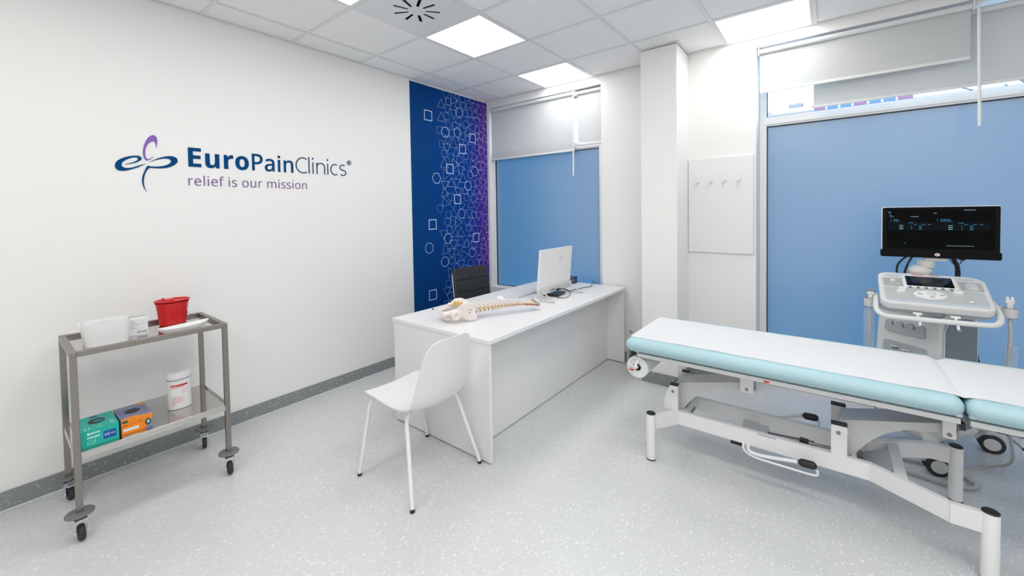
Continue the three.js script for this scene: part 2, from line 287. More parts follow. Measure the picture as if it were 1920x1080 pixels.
// ---------------------------------------------------------------- outside, seen over the frosted glass
solo('pavement', box(-30, 40, -0.5, -0.2, -60, -0.32), mat(C(0.22, 0.23, 0.24), 0.9), null, null, { kind: 'structure' });
{
  const b = thing('brick_house', 'red brick house with pale windows seen through the upper window strip', 'building', [4.0, -0.2, -20]);
  part('wall', box(2.85, 5.82, -0.2, 7.6, -22, -18), mat(C(0.24, 0.10, 0.17), 0.9), b);
  part('roof', ext(shapeOf([[2.7, 7.6], [6.0, 7.6], [4.4, 8.8]]), 4.3).translate(0, 0, -22.1), mat(C(0.32, 0.30, 0.34), 0.9), b);
  for (const x of [3.65, 4.95]) for (const y of [1.2, 3.2, 5.35]) {
    const f = part('window_frame', box(x - 0.45, x + 0.45, y - 0.5, y + 0.5, -18.02, -17.95), mat(C(0.42, 0.45, 0.47), 0.6), b);
    for (const s of [-1, 1]) part('pane', box(x + s * 0.21 - 0.17, x + s * 0.21 + 0.17, y - 0.42, y + 0.42, -17.95, -17.94), mat(C(0.05, 0.12, 0.20), 0.2), f);
  }
  const h = thing('pale_house', 'pale house with low roof and chimney, left in the upper window strip', 'building', [0, -0.2, -20]);
  part('wall', box(-4, 2.8, -0.2, 5.55, -23, -18.2), mat(C(0.45, 0.46, 0.48), 0.9), h);
  part('roof', ext(shapeOf([[-4.3, 5.55], [2.84, 5.55], [2.84, 5.8], [-4.3, 5.72]]), 5).translate(0, 0, -23), mat(C(0.32, 0.28, 0.36), 0.9), h);
  part('chimney', [box(1.95, 2.38, 5.7, 6.02, -19, -18.6), box(1.9, 2.43, 6.02, 6.1, -19.05, -18.55)], mat(C(0.16, 0.2, 0.24), 0.9), h);
  const tr = thing('bare_tree', 'bare tree with thin branches seen through the upper window strip', 'tree', [8.4, -0.2, -14]);
  const bk = mat(C(0.10, 0.12, 0.14), 0.9); part('trunk', bar([8.4, -0.2, -14], [8.4, 3.4, -14], 0.14, 0.09), bk, tr);
  for (let k = 0; k < 26; k++) { const a = rnd() * 6.28, r = 0.8 + rnd() * 2.2, y = 2.4 + rnd() * 1.0, e = [8.4 + Math.cos(a) * r, 4.2 + rnd() * 1.7, -14 + Math.sin(a) * r * 0.6]; part('branch', tube([[8.4, y, -14], [8.4 + (e[0] - 8.4) * 0.4, y + (e[1] - y) * 0.6, -14 + (e[2] + 14) * 0.4], e], 0.018 + rnd() * 0.012, 12, 5), bk, tr); }
}

// ---------------------------------------------------------------- mural and lettering on the left wall
{
  const Wm = 1.2, Hm = 2.766, y0 = 0.1, px = 720, ln = 1.0;
  const tex = canvasTex(Math.round(Wm * px), Math.round(Hm * px), (c, w, h) => {
    const X = (z) => (Wm - z) * px, Y = (y) => (y0 + Hm - y) * px;
    const g = c.createLinearGradient(0, 0, w, 0); g.addColorStop(0, '#00407c'); g.addColorStop(0.5, '#003f8c'); g.addColorStop(0.72, '#0b3c92'); g.addColorStop(0.86, '#3c2f92'); g.addColorStop(1, '#5c2f96'); c.fillStyle = g; c.fillRect(0, 0, w, h);
    const poly = (z, y, r, n, a, lw, al, stretch = 1) => { c.strokeStyle = `rgba(235,240,255,${al})`; c.lineWidth = lw * px / 1000; c.beginPath(); for (let k = 0; k <= n; k++) { const t = a + k / n * Math.PI * 2; c[k ? 'lineTo' : 'moveTo'](X(z) + Math.cos(t) * r * px, Y(y) + Math.sin(t) * r * stretch * px); } c.closePath(); c.stroke(); };
    // packed outline shapes that touch but hardly overlap, thinning out towards the plain blue side
    const done = [[0.267, 2.399, 0.062], [0.442, 2.251, 0.062], [0.651, 2.006, 0.062], [0.539, 1.665, 0.062], [0.235, 1.205, 0.062], [0.712, 2.41, 0.062], [0.487, 2.664, 0.062], [0.702, 1.221, 0.062], [0.24, 2.005, 0.062], [0.521, 2.432, 0.055], [0.36, 1.828, 0.055], [0.477, 1.498, 0.055], [0.308, 1.031, 0.055], [0.755, 0.965, 0.055]];
    for (let i = 0; i < 14000; i++) {
      const z = rnd() * 0.82, y = y0 + rnd() * Hm, k = rnd(), tri = k < 0.62, r = tri ? 0.058 + rnd() * 0.012 : 0.048; if (z > 0.74 && rnd() < 0.97) continue;
      if (done.some(([a, b, q]) => Math.hypot(a - z, (b - y)) < (q + r) * (tri ? 0.66 : 0.78))) continue;
      done.push([z, y, r]); const al = 0.6 + rnd() * 0.35, lw = 3.0;
      if (tri) poly(z, y, r * 1.08, 3, [Math.PI / 2, -Math.PI / 2, 0, Math.PI / 2, -Math.PI / 2][Math.floor(rnd() * 5)] + (rnd() < 0.2 ? 0.25 : 0), lw, al);
      else if (k < 0.76) poly(z, y, r, 6, rnd() < 0.6 ? 0 : Math.PI / 6, lw, al); else if (k < 0.89) poly(z, y, r * 1.12, 4, Math.PI / 4, lw, al); else poly(z, y, r * 0.9, 40, 0, lw, al);
    }
    for (const [z, y] of [[0.958, 2.553], [0.267, 2.399], [0.442, 2.251], [0.651, 2.006], [0.539, 1.665], [0.925, 1.387], [0.235, 1.205], [0.943, 0.625]]) poly(z, y, 0.072, 4, Math.PI / 4, 7.5, 1);
    for (const [z, y] of [[0.712, 2.41], [0.487, 2.664], [0.856, 1.89], [0.702, 1.221], [0.24, 2.005]]) poly(z, y, 0.062, 6, 0, 4.5, 1);
    for (const [z, y] of [[0.98, 1.135], [0.521, 2.432], [0.36, 1.828], [0.477, 1.498], [0.308, 1.031], [0.755, 0.965]]) poly(z, y, 0.055, 48, 0, 4.5, 0.95);
  });
  const g = new THREE.BoxGeometry(Wm, Hm, 0.0016).rotateY(Math.PI / 2).translate(0.0013, y0 + Hm / 2, Wm / 2 + 0.0005);
  solo('wall_mural', g, mat(C(1, 1, 1), 0.7, { map: tex, specularIntensity: 0.25 }), 'blue to purple wall mural with white outlined triangles, squares and circles', 'mural');
}
const loader = new FontLoader(), bold = await loader.loadAsync('fonts/droid/droid_sans_bold.typeface.json'), regular = await loader.loadAsync('fonts/droid/droid_sans_regular.typeface.json');
const capOf = (font) => { const g = new TextGeometry('E', { font, size: 1, depth: 0.1, curveSegments: 4 }); g.computeBoundingBox(); return g.boundingBox.max.y; };
// letters from x to x+width along the baseline, each a mesh of its own
function letters(parent, text, font, cap, x, y, width, m, depth = 0.003, thin = 0) {
  const s = cap / capOf(font), adv = (ch) => font.data.glyphs[ch].ha / font.data.resolution * s; let total = 0; for (const ch of text) total += adv(ch);
  const kx = width / total; let at = x;
  for (const ch of text) { if (ch !== ' ') { const g = new TextGeometry(ch, { font, size: s, depth, curveSegments: 6, bevelEnabled: thin > 0, bevelSize: 0, bevelThickness: 0.0004, bevelOffset: -thin, bevelSegments: 1 }); g.scale(kx, 1, 1).translate(at, y, 0); part('letter', g, m, parent); } at += adv(ch) * kx; }
}
{
  // own frame: x runs to the right along the wall, z out of the wall; x = 3.08 - z of the room
  const t = thing('wall_sign', 'blue and purple clinic name lettering with three-petal emblem on the white wall', 'wall sign', [0.0008, 1.675, 3.08], { turn: Math.PI / 2 });
  const up = (L) => L.map(([z, y]) => [3.08 - z, y - 1.675]), D = 0.003, P = (n, L, m) => part(n, ext(smoothShape(up(L), 160), D), m, t);
  P('emblem_petal', [[3.389, 1.838], [3.352, 1.847], [3.324, 1.860], [3.307, 1.881], [3.320, 1.895], [3.351, 1.893], [3.394, 1.877], [3.424, 1.852], [3.432, 1.822], [3.421, 1.802], [3.393, 1.798], [3.348, 1.814], [3.315, 1.832], [3.290, 1.849], [3.322, 1.836], [3.358, 1.820], [3.386, 1.817], [3.401, 1.827], [3.400, 1.845], [3.381, 1.866], [3.351, 1.882], [3.328, 1.884], [3.327, 1.871], [3.344, 1.857], [3.366, 1.847]], M.logoBlue);
  P('emblem_petal', [[3.272, 1.860], [3.239, 1.883], [3.197, 1.902], [3.158, 1.909], [3.133, 1.899], [3.128, 1.879], [3.140, 1.858], [3.171, 1.837], [3.214, 1.826], [3.255, 1.825], [3.272, 1.824], [3.288, 1.801], [3.299, 1.765], [3.302, 1.730], [3.298, 1.699], [3.290, 1.675], [3.303, 1.699], [3.310, 1.732], [3.308, 1.766], [3.297, 1.802], [3.280, 1.837], [3.261, 1.835], [3.234, 1.836], [3.199, 1.844], [3.174, 1.858], [3.162, 1.874], [3.169, 1.887], [3.190, 1.891], [3.226, 1.882], [3.254, 1.870]], M.logoBlue);
  P('emblem_petal', [[3.235, 1.954], [3.229, 1.992], [3.231, 2.020], [3.242, 2.033], [3.255, 2.031], [3.273, 2.014], [3.289, 1.980], [3.299, 1.940], [3.301, 1.909], [3.296, 1.884], [3.286, 1.870], [3.274, 1.873], [3.260, 1.885], [3.252, 1.899], [3.267, 1.883], [3.279, 1.879], [3.288, 1.893], [3.290, 1.919], [3.285, 1.950], [3.274, 1.975], [3.260, 1.990], [3.246, 1.994], [3.238, 1.984], [3.236, 1.969]], M.logoPurple);
  const b = 1.849 - 1.675;
  letters(t, 'Euro', bold, 0.128, -0.006, b, 0.39, M.logoBlue);
  // "Pain" is set in a weight between the two fonts: regular letters with a bevel that thickens the strokes
  { const s = 0.121 / capOf(regular); let at = 0.382, tot = 0; for (const ch of 'Pain') tot += regular.data.glyphs[ch].ha / regular.data.resolution * s; const kx = 0.326 / tot;
    for (const ch of 'Pain') { const g = new TextGeometry(ch, { font: regular, size: s, depth: 0.0006, curveSegments: 6, bevelEnabled: true, bevelSize: 0.0016, bevelThickness: 0.0012, bevelSegments: 1 }); g.scale(kx, 1, 1).translate(at, b + 0.003, 0.0012); part('letter', g, M.logoBlue, t); at += regular.data.glyphs[ch].ha / regular.data.resolution * s * kx; } }
  // thin hairline letters
  const w = 0.0078, Z = (z) => 3.08 - z, arc = (cx, cy, rx, ry, a0, a1, n = 24) => Array.from({ length: n + 1 }, (_, k) => { const a = (a0 + (a1 - a0) * k / n) * Math.PI / 180; return [cx + Math.cos(a) * rx, cy + Math.sin(a) * ry]; });
  const b2 = b + 0.004, R = (...lines) => part('letter', lines.map((l) => ext(ribbon(l, w), D)), M.logoLight, t);
  R(arc(Z(2.306), b2 + 0.063, 0.055, 0.061, 55, 305));
  R([[Z(2.257), b2], [Z(2.257), b2 + 0.137]]);
  const dot = (x) => arc(x, b2 + 0.125, 0.0035, 0.0035, 0, 340, 14);
  for (const z of [2.224, 2.096]) R([[Z(z), b2], [Z(z), b2 + 0.094]], dot(Z(z)));
  R([[Z(2.19), b2], [Z(2.19), b2 + 0.094]], [...arc(Z(2.157), b2 + 0.06, 0.033, 0.032, 180, 0), [Z(2.124), b2]]);
  R(arc(Z(2.031), b2 + 0.047, 0.037, 0.045, 58, 302));
  R([...arc(Z(1.957), b2 + 0.07, 0.027, 0.022, 50, 250, 16), ...arc(Z(1.957), b2 + 0.024, 0.028, 0.022, 75, -140, 16)]);
  part('registered_mark', [ext(ribbon(arc(Z(1.895), b + 0.122, 0.018, 0.018, 0, 358, 40), 0.0045), D), (() => { const g = new TextGeometry('R', { font: bold, size: 0.021 / 1, depth: D, curveSegments: 4 }); g.computeBoundingBox(); const q = g.boundingBox; return g.translate(Z(1.895) - (q.max.x + q.min.x) / 2, b + 0.122 - (q.max.y + q.min.y) / 2, 0); })()], M.logoLight, t);
  letters(t, 'relief is our mission', regular, 0.066, -0.002, 1.7225 - 1.675, 0.81, M.logoPlum, 0.002, 0.0008);
}

// ---------------------------------------------------------------- desk
{
  const d = thing('desk', 'long white panel desk in the middle of the room', 'desk', [1.33, 0, 1.06]);
  part('tabletop', rb(0.862, 1.79, 0.725, 0.75, 0.032, 2.1, 0.0015), M.desk, d);
  part('end_panel', rb(0.872, 1.782, 0.008, 0.7245, 2.07, 2.095, 0.0015), M.desk, d);
  part('end_panel', rb(0.872, 1.782, 0.008, 0.7245, 0.037, 0.062, 0.0015), M.desk, d);
  part('modesty_panel', rb(1.588, 1.606, 0.008, 0.7245, 0.0625, 2.0695, 0.001), M.desk, d);
  part('screw_cap', cyl(0.004, 0.004, 0.0008, 1.428, 0.7505, 1.94, 14), M.grey, d);
  for (const [x, z] of [[0.93, 2.082], [1.72, 2.082], [0.93, 0.05], [1.72, 0.05]]) part('foot', cyl(0.011, 0.011, 0.008, x, 0.004, z), M.black, d);
}

// ---------------------------------------------------------------- shell chair
{
  const ch = thing('shell_chair', 'white plastic shell chair with four white tube legs', 'chair', [1.475, 0, 2.37]);
  const prof = curve([[1.185, 0.438, 0], [1.22, 0.452, 0], [1.34, 0.452, 0], [1.48, 0.442, 0], [1.60, 0.441, 0], [1.675, 0.463, 0], [1.715, 0.525, 0], [1.735, 0.61, 0], [1.752, 0.72, 0], [1.768, 0.84, 0]]);
  const NU = 64, NV = 28, zc = 2.37;
  const width = (u) => { const base = u < 0.5 ? 0.198 + 0.022 * Math.sin(u / 0.5 * Math.PI / 2) : 0.22 - 0.06 * Math.pow((u - 0.5) / 0.5, 1.3); const e0 = Math.min(1, u / 0.10), e1 = Math.min(1, (1 - u) / 0.13); const r = (e) => Math.pow(1 - Math.pow(1 - e, 2.4), 1 / 2.4); return base * (0.78 + 0.22 * r(e0)) * (0.5 + 0.5 * r(e1)); };
  const cup = (u) => 0.012 + 0.026 * Math.exp(-Math.pow((u - 0.66) / 0.22, 2)) + 0.022 * Math.min(1, Math.max(0, (u - 0.6) / 0.3));
  const P = (u, v, off) => { const p = prof.getPointAt(Math.min(1, Math.max(0, u))), t = prof.getTangentAt(Math.min(1, Math.max(0, u))), n = V(-t.y, t.x, 0), k = cup(u) * Math.pow(Math.abs(v) * width(u) / 0.2, 2.2) + off; return [p.x + n.x * k, p.y + n.y * k, zc + v * width(u)]; };
  const pos = [], idx = [], row = NV + 1, cnt = (NU + 1) * row;
  for (const off of [0.0035, -0.0035]) for (let i = 0; i <= NU; i++) for (let j = 0; j <= NV; j++) pos.push(...P(i / NU, j / NV * 2 - 1, off));
  for (let i = 0; i < NU; i++) for (let j = 0; j < NV; j++) { const a = i * row + j, b = a + 1, c = a + row, d = c + 1; idx.push(a, b, c, b, d, c); const q = cnt; idx.push(a + q, c + q, b + q, b + q, c + q, d + q); }
  const rim = []; for (let j = 0; j <= NV; j++) rim.push(j); for (let i = 1; i <= NU; i++) rim.push(i * row + NV); for (let j = NV - 1; j >= 0; j--) rim.push(NU * row + j); for (let i = NU - 1; i >= 1; i--) rim.push(i * row);
  rim.forEach((a, k) => { const b = rim[(k + 1) % rim.length]; idx.push(a, a + cnt, b, b, a + cnt, b + cnt); });
  let g = new THREE.BufferGeometry(); g.setAttribute('position', new THREE.Float32BufferAttribute(pos, 3)); g.setIndex(idx); g = toCreasedNormals(g, 0.7);
  part('shell', g, M.chairShell, ch);
  part('seat_support', [barBox([1.25, 0.428, 2.37], [1.57, 0.428, 2.37], 0.17, 0.012), barBox([1.56, 0.426, 2.22], [1.56, 0.426, 2.52], 0.05, 0.014)], M.powder, ch);
  for (const [fx, fz, bx, bz] of [[1.236, 2.623, 1.246, 2.545], [1.714, 2.627, 1.555, 2.53], [1.233, 2.111, 1.246, 2.195], [1.713, 2.117, 1.565, 2.17]]) {
    const A = V(bx, 0.425, zc + (bz - zc) * 0.35), B = V(bx, 0.427, bz), D = V(fx, 0.014, fz), r = 0.065;   // straight, a tight bend, straight to the foot
    const p0 = B.clone().add(A.clone().sub(B).setLength(r)), p1 = B.clone().add(D.clone().sub(B).setLength(r)), pts = [];
    for (let k = 0; k < 6; k++) pts.push(A.clone().lerp(p0, k / 6)); for (let k = 0; k <= 10; k++) { const q = k / 10; pts.push(p0.clone().multiplyScalar((1 - q) * (1 - q)).add(B.clone().multiplyScalar(2 * q * (1 - q))).add(p1.clone().multiplyScalar(q * q))); } for (let k = 1; k <= 12; k++) pts.push(p1.clone().lerp(D, k / 12));
    const leg = part('leg', tube(pts.map((p) => p.toArray()), 0.0112, 90, 14), M.white, ch); part('glide', cyl(0.013, 0.012, 0.015, fx, 0.0075, fz, 16), M.rubber, leg);
  }
}

// ---------------------------------------------------------------- quilted office chair behind the desk
{
  const oc = thing('office_chair', 'black quilted office chair behind the desk', 'office chair', [0.68, 0, 0.84], { turn: Math.PI / 2 - 0.10 });
  // own frame: +z is the sitting direction, x across
  const rows = 4, cols = 4, bw = 0.46, bh = 0.49, by = 0.466;
  const back = part('backrest', ext((() => { const q = rrect(-bw / 2 + 0.004, bw / 2 - 0.004, -0.01, bh - 0.004, 0.05); return q; })(), 0.034, 0.005).translate(0, 0, -0.038), M.leather, oc);
  back.position.set(0, by, -0.16); back.rotation.x = -0.17;
  for (let r = 0; r < rows; r++) for (let c = 0; c < cols; c++) {
    const w = bw / cols, h = bh / rows, x0 = -bw / 2 + w * c, y1 = h * r, k = r === rows - 1 ? (c === 0 ? -1 : c === 3 ? 1 : 0) : 0, e = 0.0075, sh = new THREE.Shape(); sh.moveTo(x0 + e, y1 + e); sh.lineTo(x0 + w - e, y1 + e);
    if (k > 0) { sh.lineTo(x0 + w - e, y1 + h - 0.05); sh.quadraticCurveTo(x0 + w - e, y1 + h - e, x0 + w - 0.055, y1 + h - e); } else sh.lineTo(x0 + w - e, y1 + h - e);
    if (k < 0) { sh.lineTo(x0 + 0.055, y1 + h - e); sh.quadraticCurveTo(x0 + e, y1 + h - e, x0 + e, y1 + h - 0.05); } else sh.lineTo(x0 + e, y1 + h - e);
    sh.closePath(); part('pad', new THREE.ExtrudeGeometry(sh, { depth: 0.008, bevelEnabled: true, bevelSize: e - 0.0004, bevelThickness: 0.008, bevelSegments: 4, curveSegments: 8 }).translate(0, 0, -0.002), M.leather, back);
  }
  for (const s of [-1, 1]) part('frame_edge', tube([[s * 0.2, bh - 0.012, -0.02], [s * 0.226, bh - 0.05, -0.02], [s * 0.234, bh * 0.6, -0.02], [s * 0.234, 0.0, -0.02]], 0.006, 40, 8), M.chrome, back);
  const seat = part('seat', new RoundedBoxGeometry(0.47, 0.05, 0.45, 3, 0.02).translate(0, 0.44, 0.06), M.leather, oc);
  for (let c = 0; c < 4; c++) part('pad', new RoundedBoxGeometry(0.112, 0.03, 0.43, 3, 0.014).translate(-0.171 + c * 0.114, 0.468, 0.06), M.leather, seat);
  part('gas_column', [cyl(0.025, 0.025, 0.2, 0, 0.3, 0.04), cyl(0.04, 0.03, 0.03, 0, 0.405, 0.04)], M.chrome, oc);
  for (let k = 0; k < 5; k++) { const a = k / 5 * 6.283 + 0.3, x = Math.sin(a) * 0.27, z = Math.cos(a) * 0.27 + 0.04; part('base_arm', barBox([Math.sin(a) * 0.02, 0.13, 0.04 + Math.cos(a) * 0.02], [x, 0.085, z], 0.03, 0.022), M.chrome, oc); part('caster', [new THREE.CylinderGeometry(0.03, 0.03, 0.02, 20).rotateZ(Math.PI / 2).translate(x - 0.014, 0.03, z), new THREE.CylinderGeometry(0.03, 0.03, 0.02, 20).rotateZ(Math.PI / 2).translate(x + 0.014, 0.03, z), cyl(0.008, 0.008, 0.04, x, 0.06, z)], M.black, oc); }
}

// ---------------------------------------------------------------- coat hook board, socket
{
  const hb = thing('hook_board', 'white wall board with four pegs beside the wide window', 'coat rack', [2.62, 1.13, 0.001]);
  part('board', rb(2.372, 2.87, 1.13, 1.945, 0.0008, 0.018, 0.002), M.white, hb);
  for (const x of [2.453, 2.556, 2.659, 2.766]) part('peg', [new THREE.CylinderGeometry(0.011, 0.011, 0.05, 20).rotateX(Math.PI / 2).translate(x, 1.748, 0.042), new THREE.CylinderGeometry(0.014, 0.014, 0.006, 20).rotateX(Math.PI / 2).translate(x, 1.748, 0.068), rb(x - 0.011, x + 0.011, 1.745, 1.80, 0.018, 0.024, 0.003)], M.white, hb);
  const so = thing('wall_socket', 'white wall socket between the desk and the pillar', 'socket', [1.83, 0.27, 0]);
  part('plate', rb(1.79, 1.87, 0.27, 0.35, 0.0008, 0.009, 0.006), M.white, so);
  part('recess', new THREE.CylinderGeometry(0.02, 0.02, 0.004, 24).rotateX(Math.PI / 2).translate(1.83, 0.31, 0.0085), mat(C(0.55, 0.55, 0.55), 0.5), so);
  for (const s of [-1, 1]) part('hole', new THREE.CylinderGeometry(0.0028, 0.0028, 0.003, 12).rotateX(Math.PI / 2).translate(1.83 + s * 0.0095, 0.31, 0.0102), M.black, so);
  part('earth_pin', new THREE.CylinderGeometry(0.0024, 0.0024, 0.012, 12).rotateX(Math.PI / 2).translate(1.83, 0.322, 0.014), M.chrome, so);
}

// ---------------------------------------------------------------- on the desk
const DT = 0.7503;
{
  const pc = thing('computer', 'white all-in-one computer on the desk, seen from behind', 'computer', [1.42, DT, 0.73]);
  const hinge = [1.393, 0.815], tilt = -0.085, place = (g) => g.rotateZ(tilt).translate(hinge[0], hinge[1], 0.725);   // own frame: y up the panel, z across, +x is its back
  part('housing', place(rb(-0.002, 0.012, 0, 0.365, -0.278, 0.278, 0.004)), M.white, pc);
  part('screen', place(box(-0.0035, -0.0015, 0.012, 0.355, -0.27, 0.27)), M.black, pc);
  const bm = part('rear_base', place(rb(0.004, 0.03, -0.028, 0.03, -0.276, 0.276, 0.004)), mat(C(0.66, 0.67, 0.67), 0.4), pc);
  for (const z of [0.04, 0.06, 0.075, 0.1]) part('port', place(box(0.0295, 0.0305, -0.008, 0.004, z - 0.006, z + 0.006)), M.black, bm);
  const ring = place(new THREE.TorusGeometry(0.027, 0.0011, 8, 40).rotateY(Math.PI / 2).translate(0.0124, 0.262, -0.075));
  const tg = new TextGeometry('DELL', { font: bold, size: 0.0125, depth: 0.0008, curveSegments: 4 }); tg.computeBoundingBox(); tg.translate(-tg.boundingBox.max.x / 2, -0.006, 0).rotateY(Math.PI / 2).translate(0.0122, 0.262, -0.075);
  part('badge', [ring, place(tg)], M.light, pc);
  for (const [z0, z1] of [[0.965, 1.03], [0.51, 0.525]]) part('stand', [tube([[1.415, 0.83, z0], [1.50, 0.792, (z0 + z1) / 2], [1.588, 0.757, z1]], 0.0055, 20, 8), tube([[1.588, 0.7565, z1], [1.48, 0.7565, z1 + 0.003], [1.375, 0.7565, z1 + 0.006]], 0.0055, 16, 8), tube([[1.375, 0.7565, z1 + 0.006], [1.40, 0.785, z0 + 0.01], [1.415, 0.825, z0]], 0.0055, 16, 8)], mat(C(0.66, 0.64, 0.61), 0.4), pc);

  const kb = thing('keyboard', 'white wireless keyboard lying in front of the computer', 'keyboard', [1.165, DT, 0.815]);
  const wedge = ext(shapeOf([[1.10, DT], [1.225, DT], [1.228, DT + 0.017], [1.10, DT + 0.008]]), 0.46, 0.0015).translate(0, 0.0016, 0.585); part('body', wedge, mat(C(0.7, 0.71, 0.73), 0.45), kb);
  const kg = new RoundedBoxGeometry(0.0165, 0.004, 0.0165, 1, 0.0015), km = mat(C(0.74, 0.75, 0.79), 0.5);
  for (let r = 0; r < 6; r++) for (let c = 0; c < 22; c++) { if (r === 0 && c > 5 && c < 11) continue; const k = part('key', kg, km, kb); k.position.set(1.113 + r * 0.0195 - kb.position.x, DT + 0.012 + r * 0.00138 - kb.position.y, 0.604 + c * 0.0202 - kb.position.z); k.rotation.z = 0.07; }
  const ms = thing('mouse', 'white computer mouse beside the spine model', 'mouse', [1.135, DT, 1.175], { local: true });
  const mg = new THREE.SphereGeometry(1, 32, 20), mp = mg.attributes.position; for (let i = 0; i < mp.count; i++) { let x = mp.getX(i), y = mp.getY(i), z = mp.getZ(i); y = y < 0 ? y * 0.12 : y * (1 - 0.25 * x); const q = Math.sign(z) * Math.pow(Math.abs(z), 0.85); mp.setXYZ(i, x * 0.056, 0.003 + y * 0.033, q * 0.03); } mg.computeVertexNormals();
  part('body', mg, M.white, ms); part('wheel', new THREE.CylinderGeometry(0.009, 0.009, 0.005, 16).rotateX(Math.PI / 2).translate(0.034, 0.021, 0), M.greyDark, ms);
  const bx = thing('hard_drive', 'flat black box under the computer', 'box', [1.4, DT, 0.73], { turn: 0.15 });
  part('case', new RoundedBoxGeometry(0.15, 0.022, 0.18, 3, 0.008).translate(0, 0.011, 0), M.black, bx); part('lid_edge', new RoundedBoxGeometry(0.146, 0.003, 0.176, 1, 0.001).translate(0, 0.0225, 0), mat(C(0.02, 0.04, 0.06), 0.25), bx);
  const cb = thing('circuit_box', 'small clear box with green and black contents behind the computer', 'box', [1.235, DT, 0.105]);
  part('case', [rb(1.19, 1.28, DT, DT + 0.004, 0.07, 0.14, 0.001), rb(1.19, 1.28, DT + 0.066, DT + 0.07, 0.07, 0.14, 0.001), rb(1.19, 1.193, DT, DT + 0.07, 0.07, 0.14, 0.001), rb(1.277, 1.28, DT, DT + 0.07, 0.07, 0.14, 0.001)], mat(C(0.04, 0.06, 0.08), 0.2), cb);
  part('circuit_board', rb(1.2, 1.27, DT + 0.008, DT + 0.014, 0.075, 0.135, 0.001), mat(C(0.03, 0.2, 0.05), 0.5), cb);
  part('coil', [bar([1.215, DT + 0.014, 0.105], [1.215, DT + 0.045, 0.105], 0.01), bar([1.25, DT + 0.014, 0.12], [1.25, DT + 0.055, 0.12], 0.007), tube([[1.215, DT + 0.045, 0.105], [1.23, DT + 0.062, 0.12], [1.26, DT + 0.05, 0.1]], 0.004, 16, 6)], mat(C(0.08, 0.08, 0.09), 0.4), cb);
  solo('power_cable', [tube([[1.43, 0.795, 0.70], [1.46, 0.80, 0.66], [1.48, 0.77, 0.58], [1.44, DT + 0.004, 0.46], [1.46, DT + 0.004, 0.36], [1.47, DT + 0.004, 0.285], [1.50, DT + 0.004, 0.20], [1.475, DT + 0.015, 0.12], [1.46, DT + 0.035, 0.062], [1.49, DT + 0.012, 0.048]], 0.0028, 90, 8)], M.black, 'thin black power cable running over the desk to the window', 'cable');
  solo('usb_cable', [tube([[1.435, 0.802, 0.72], [1.49, 0.805, 0.70], [1.56, 0.775, 0.72], [1.56, DT + 0.004, 0.80], [1.50, DT + 0.004, 0.84], [1.478, DT + 0.012, 0.80]], 0.0028, 60, 8), rb(1.425, 1.455, 0.797, 0.807, 0.69, 0.735, 0.002)], M.black, 'short black cable looping under the back of the computer', 'cable');
}

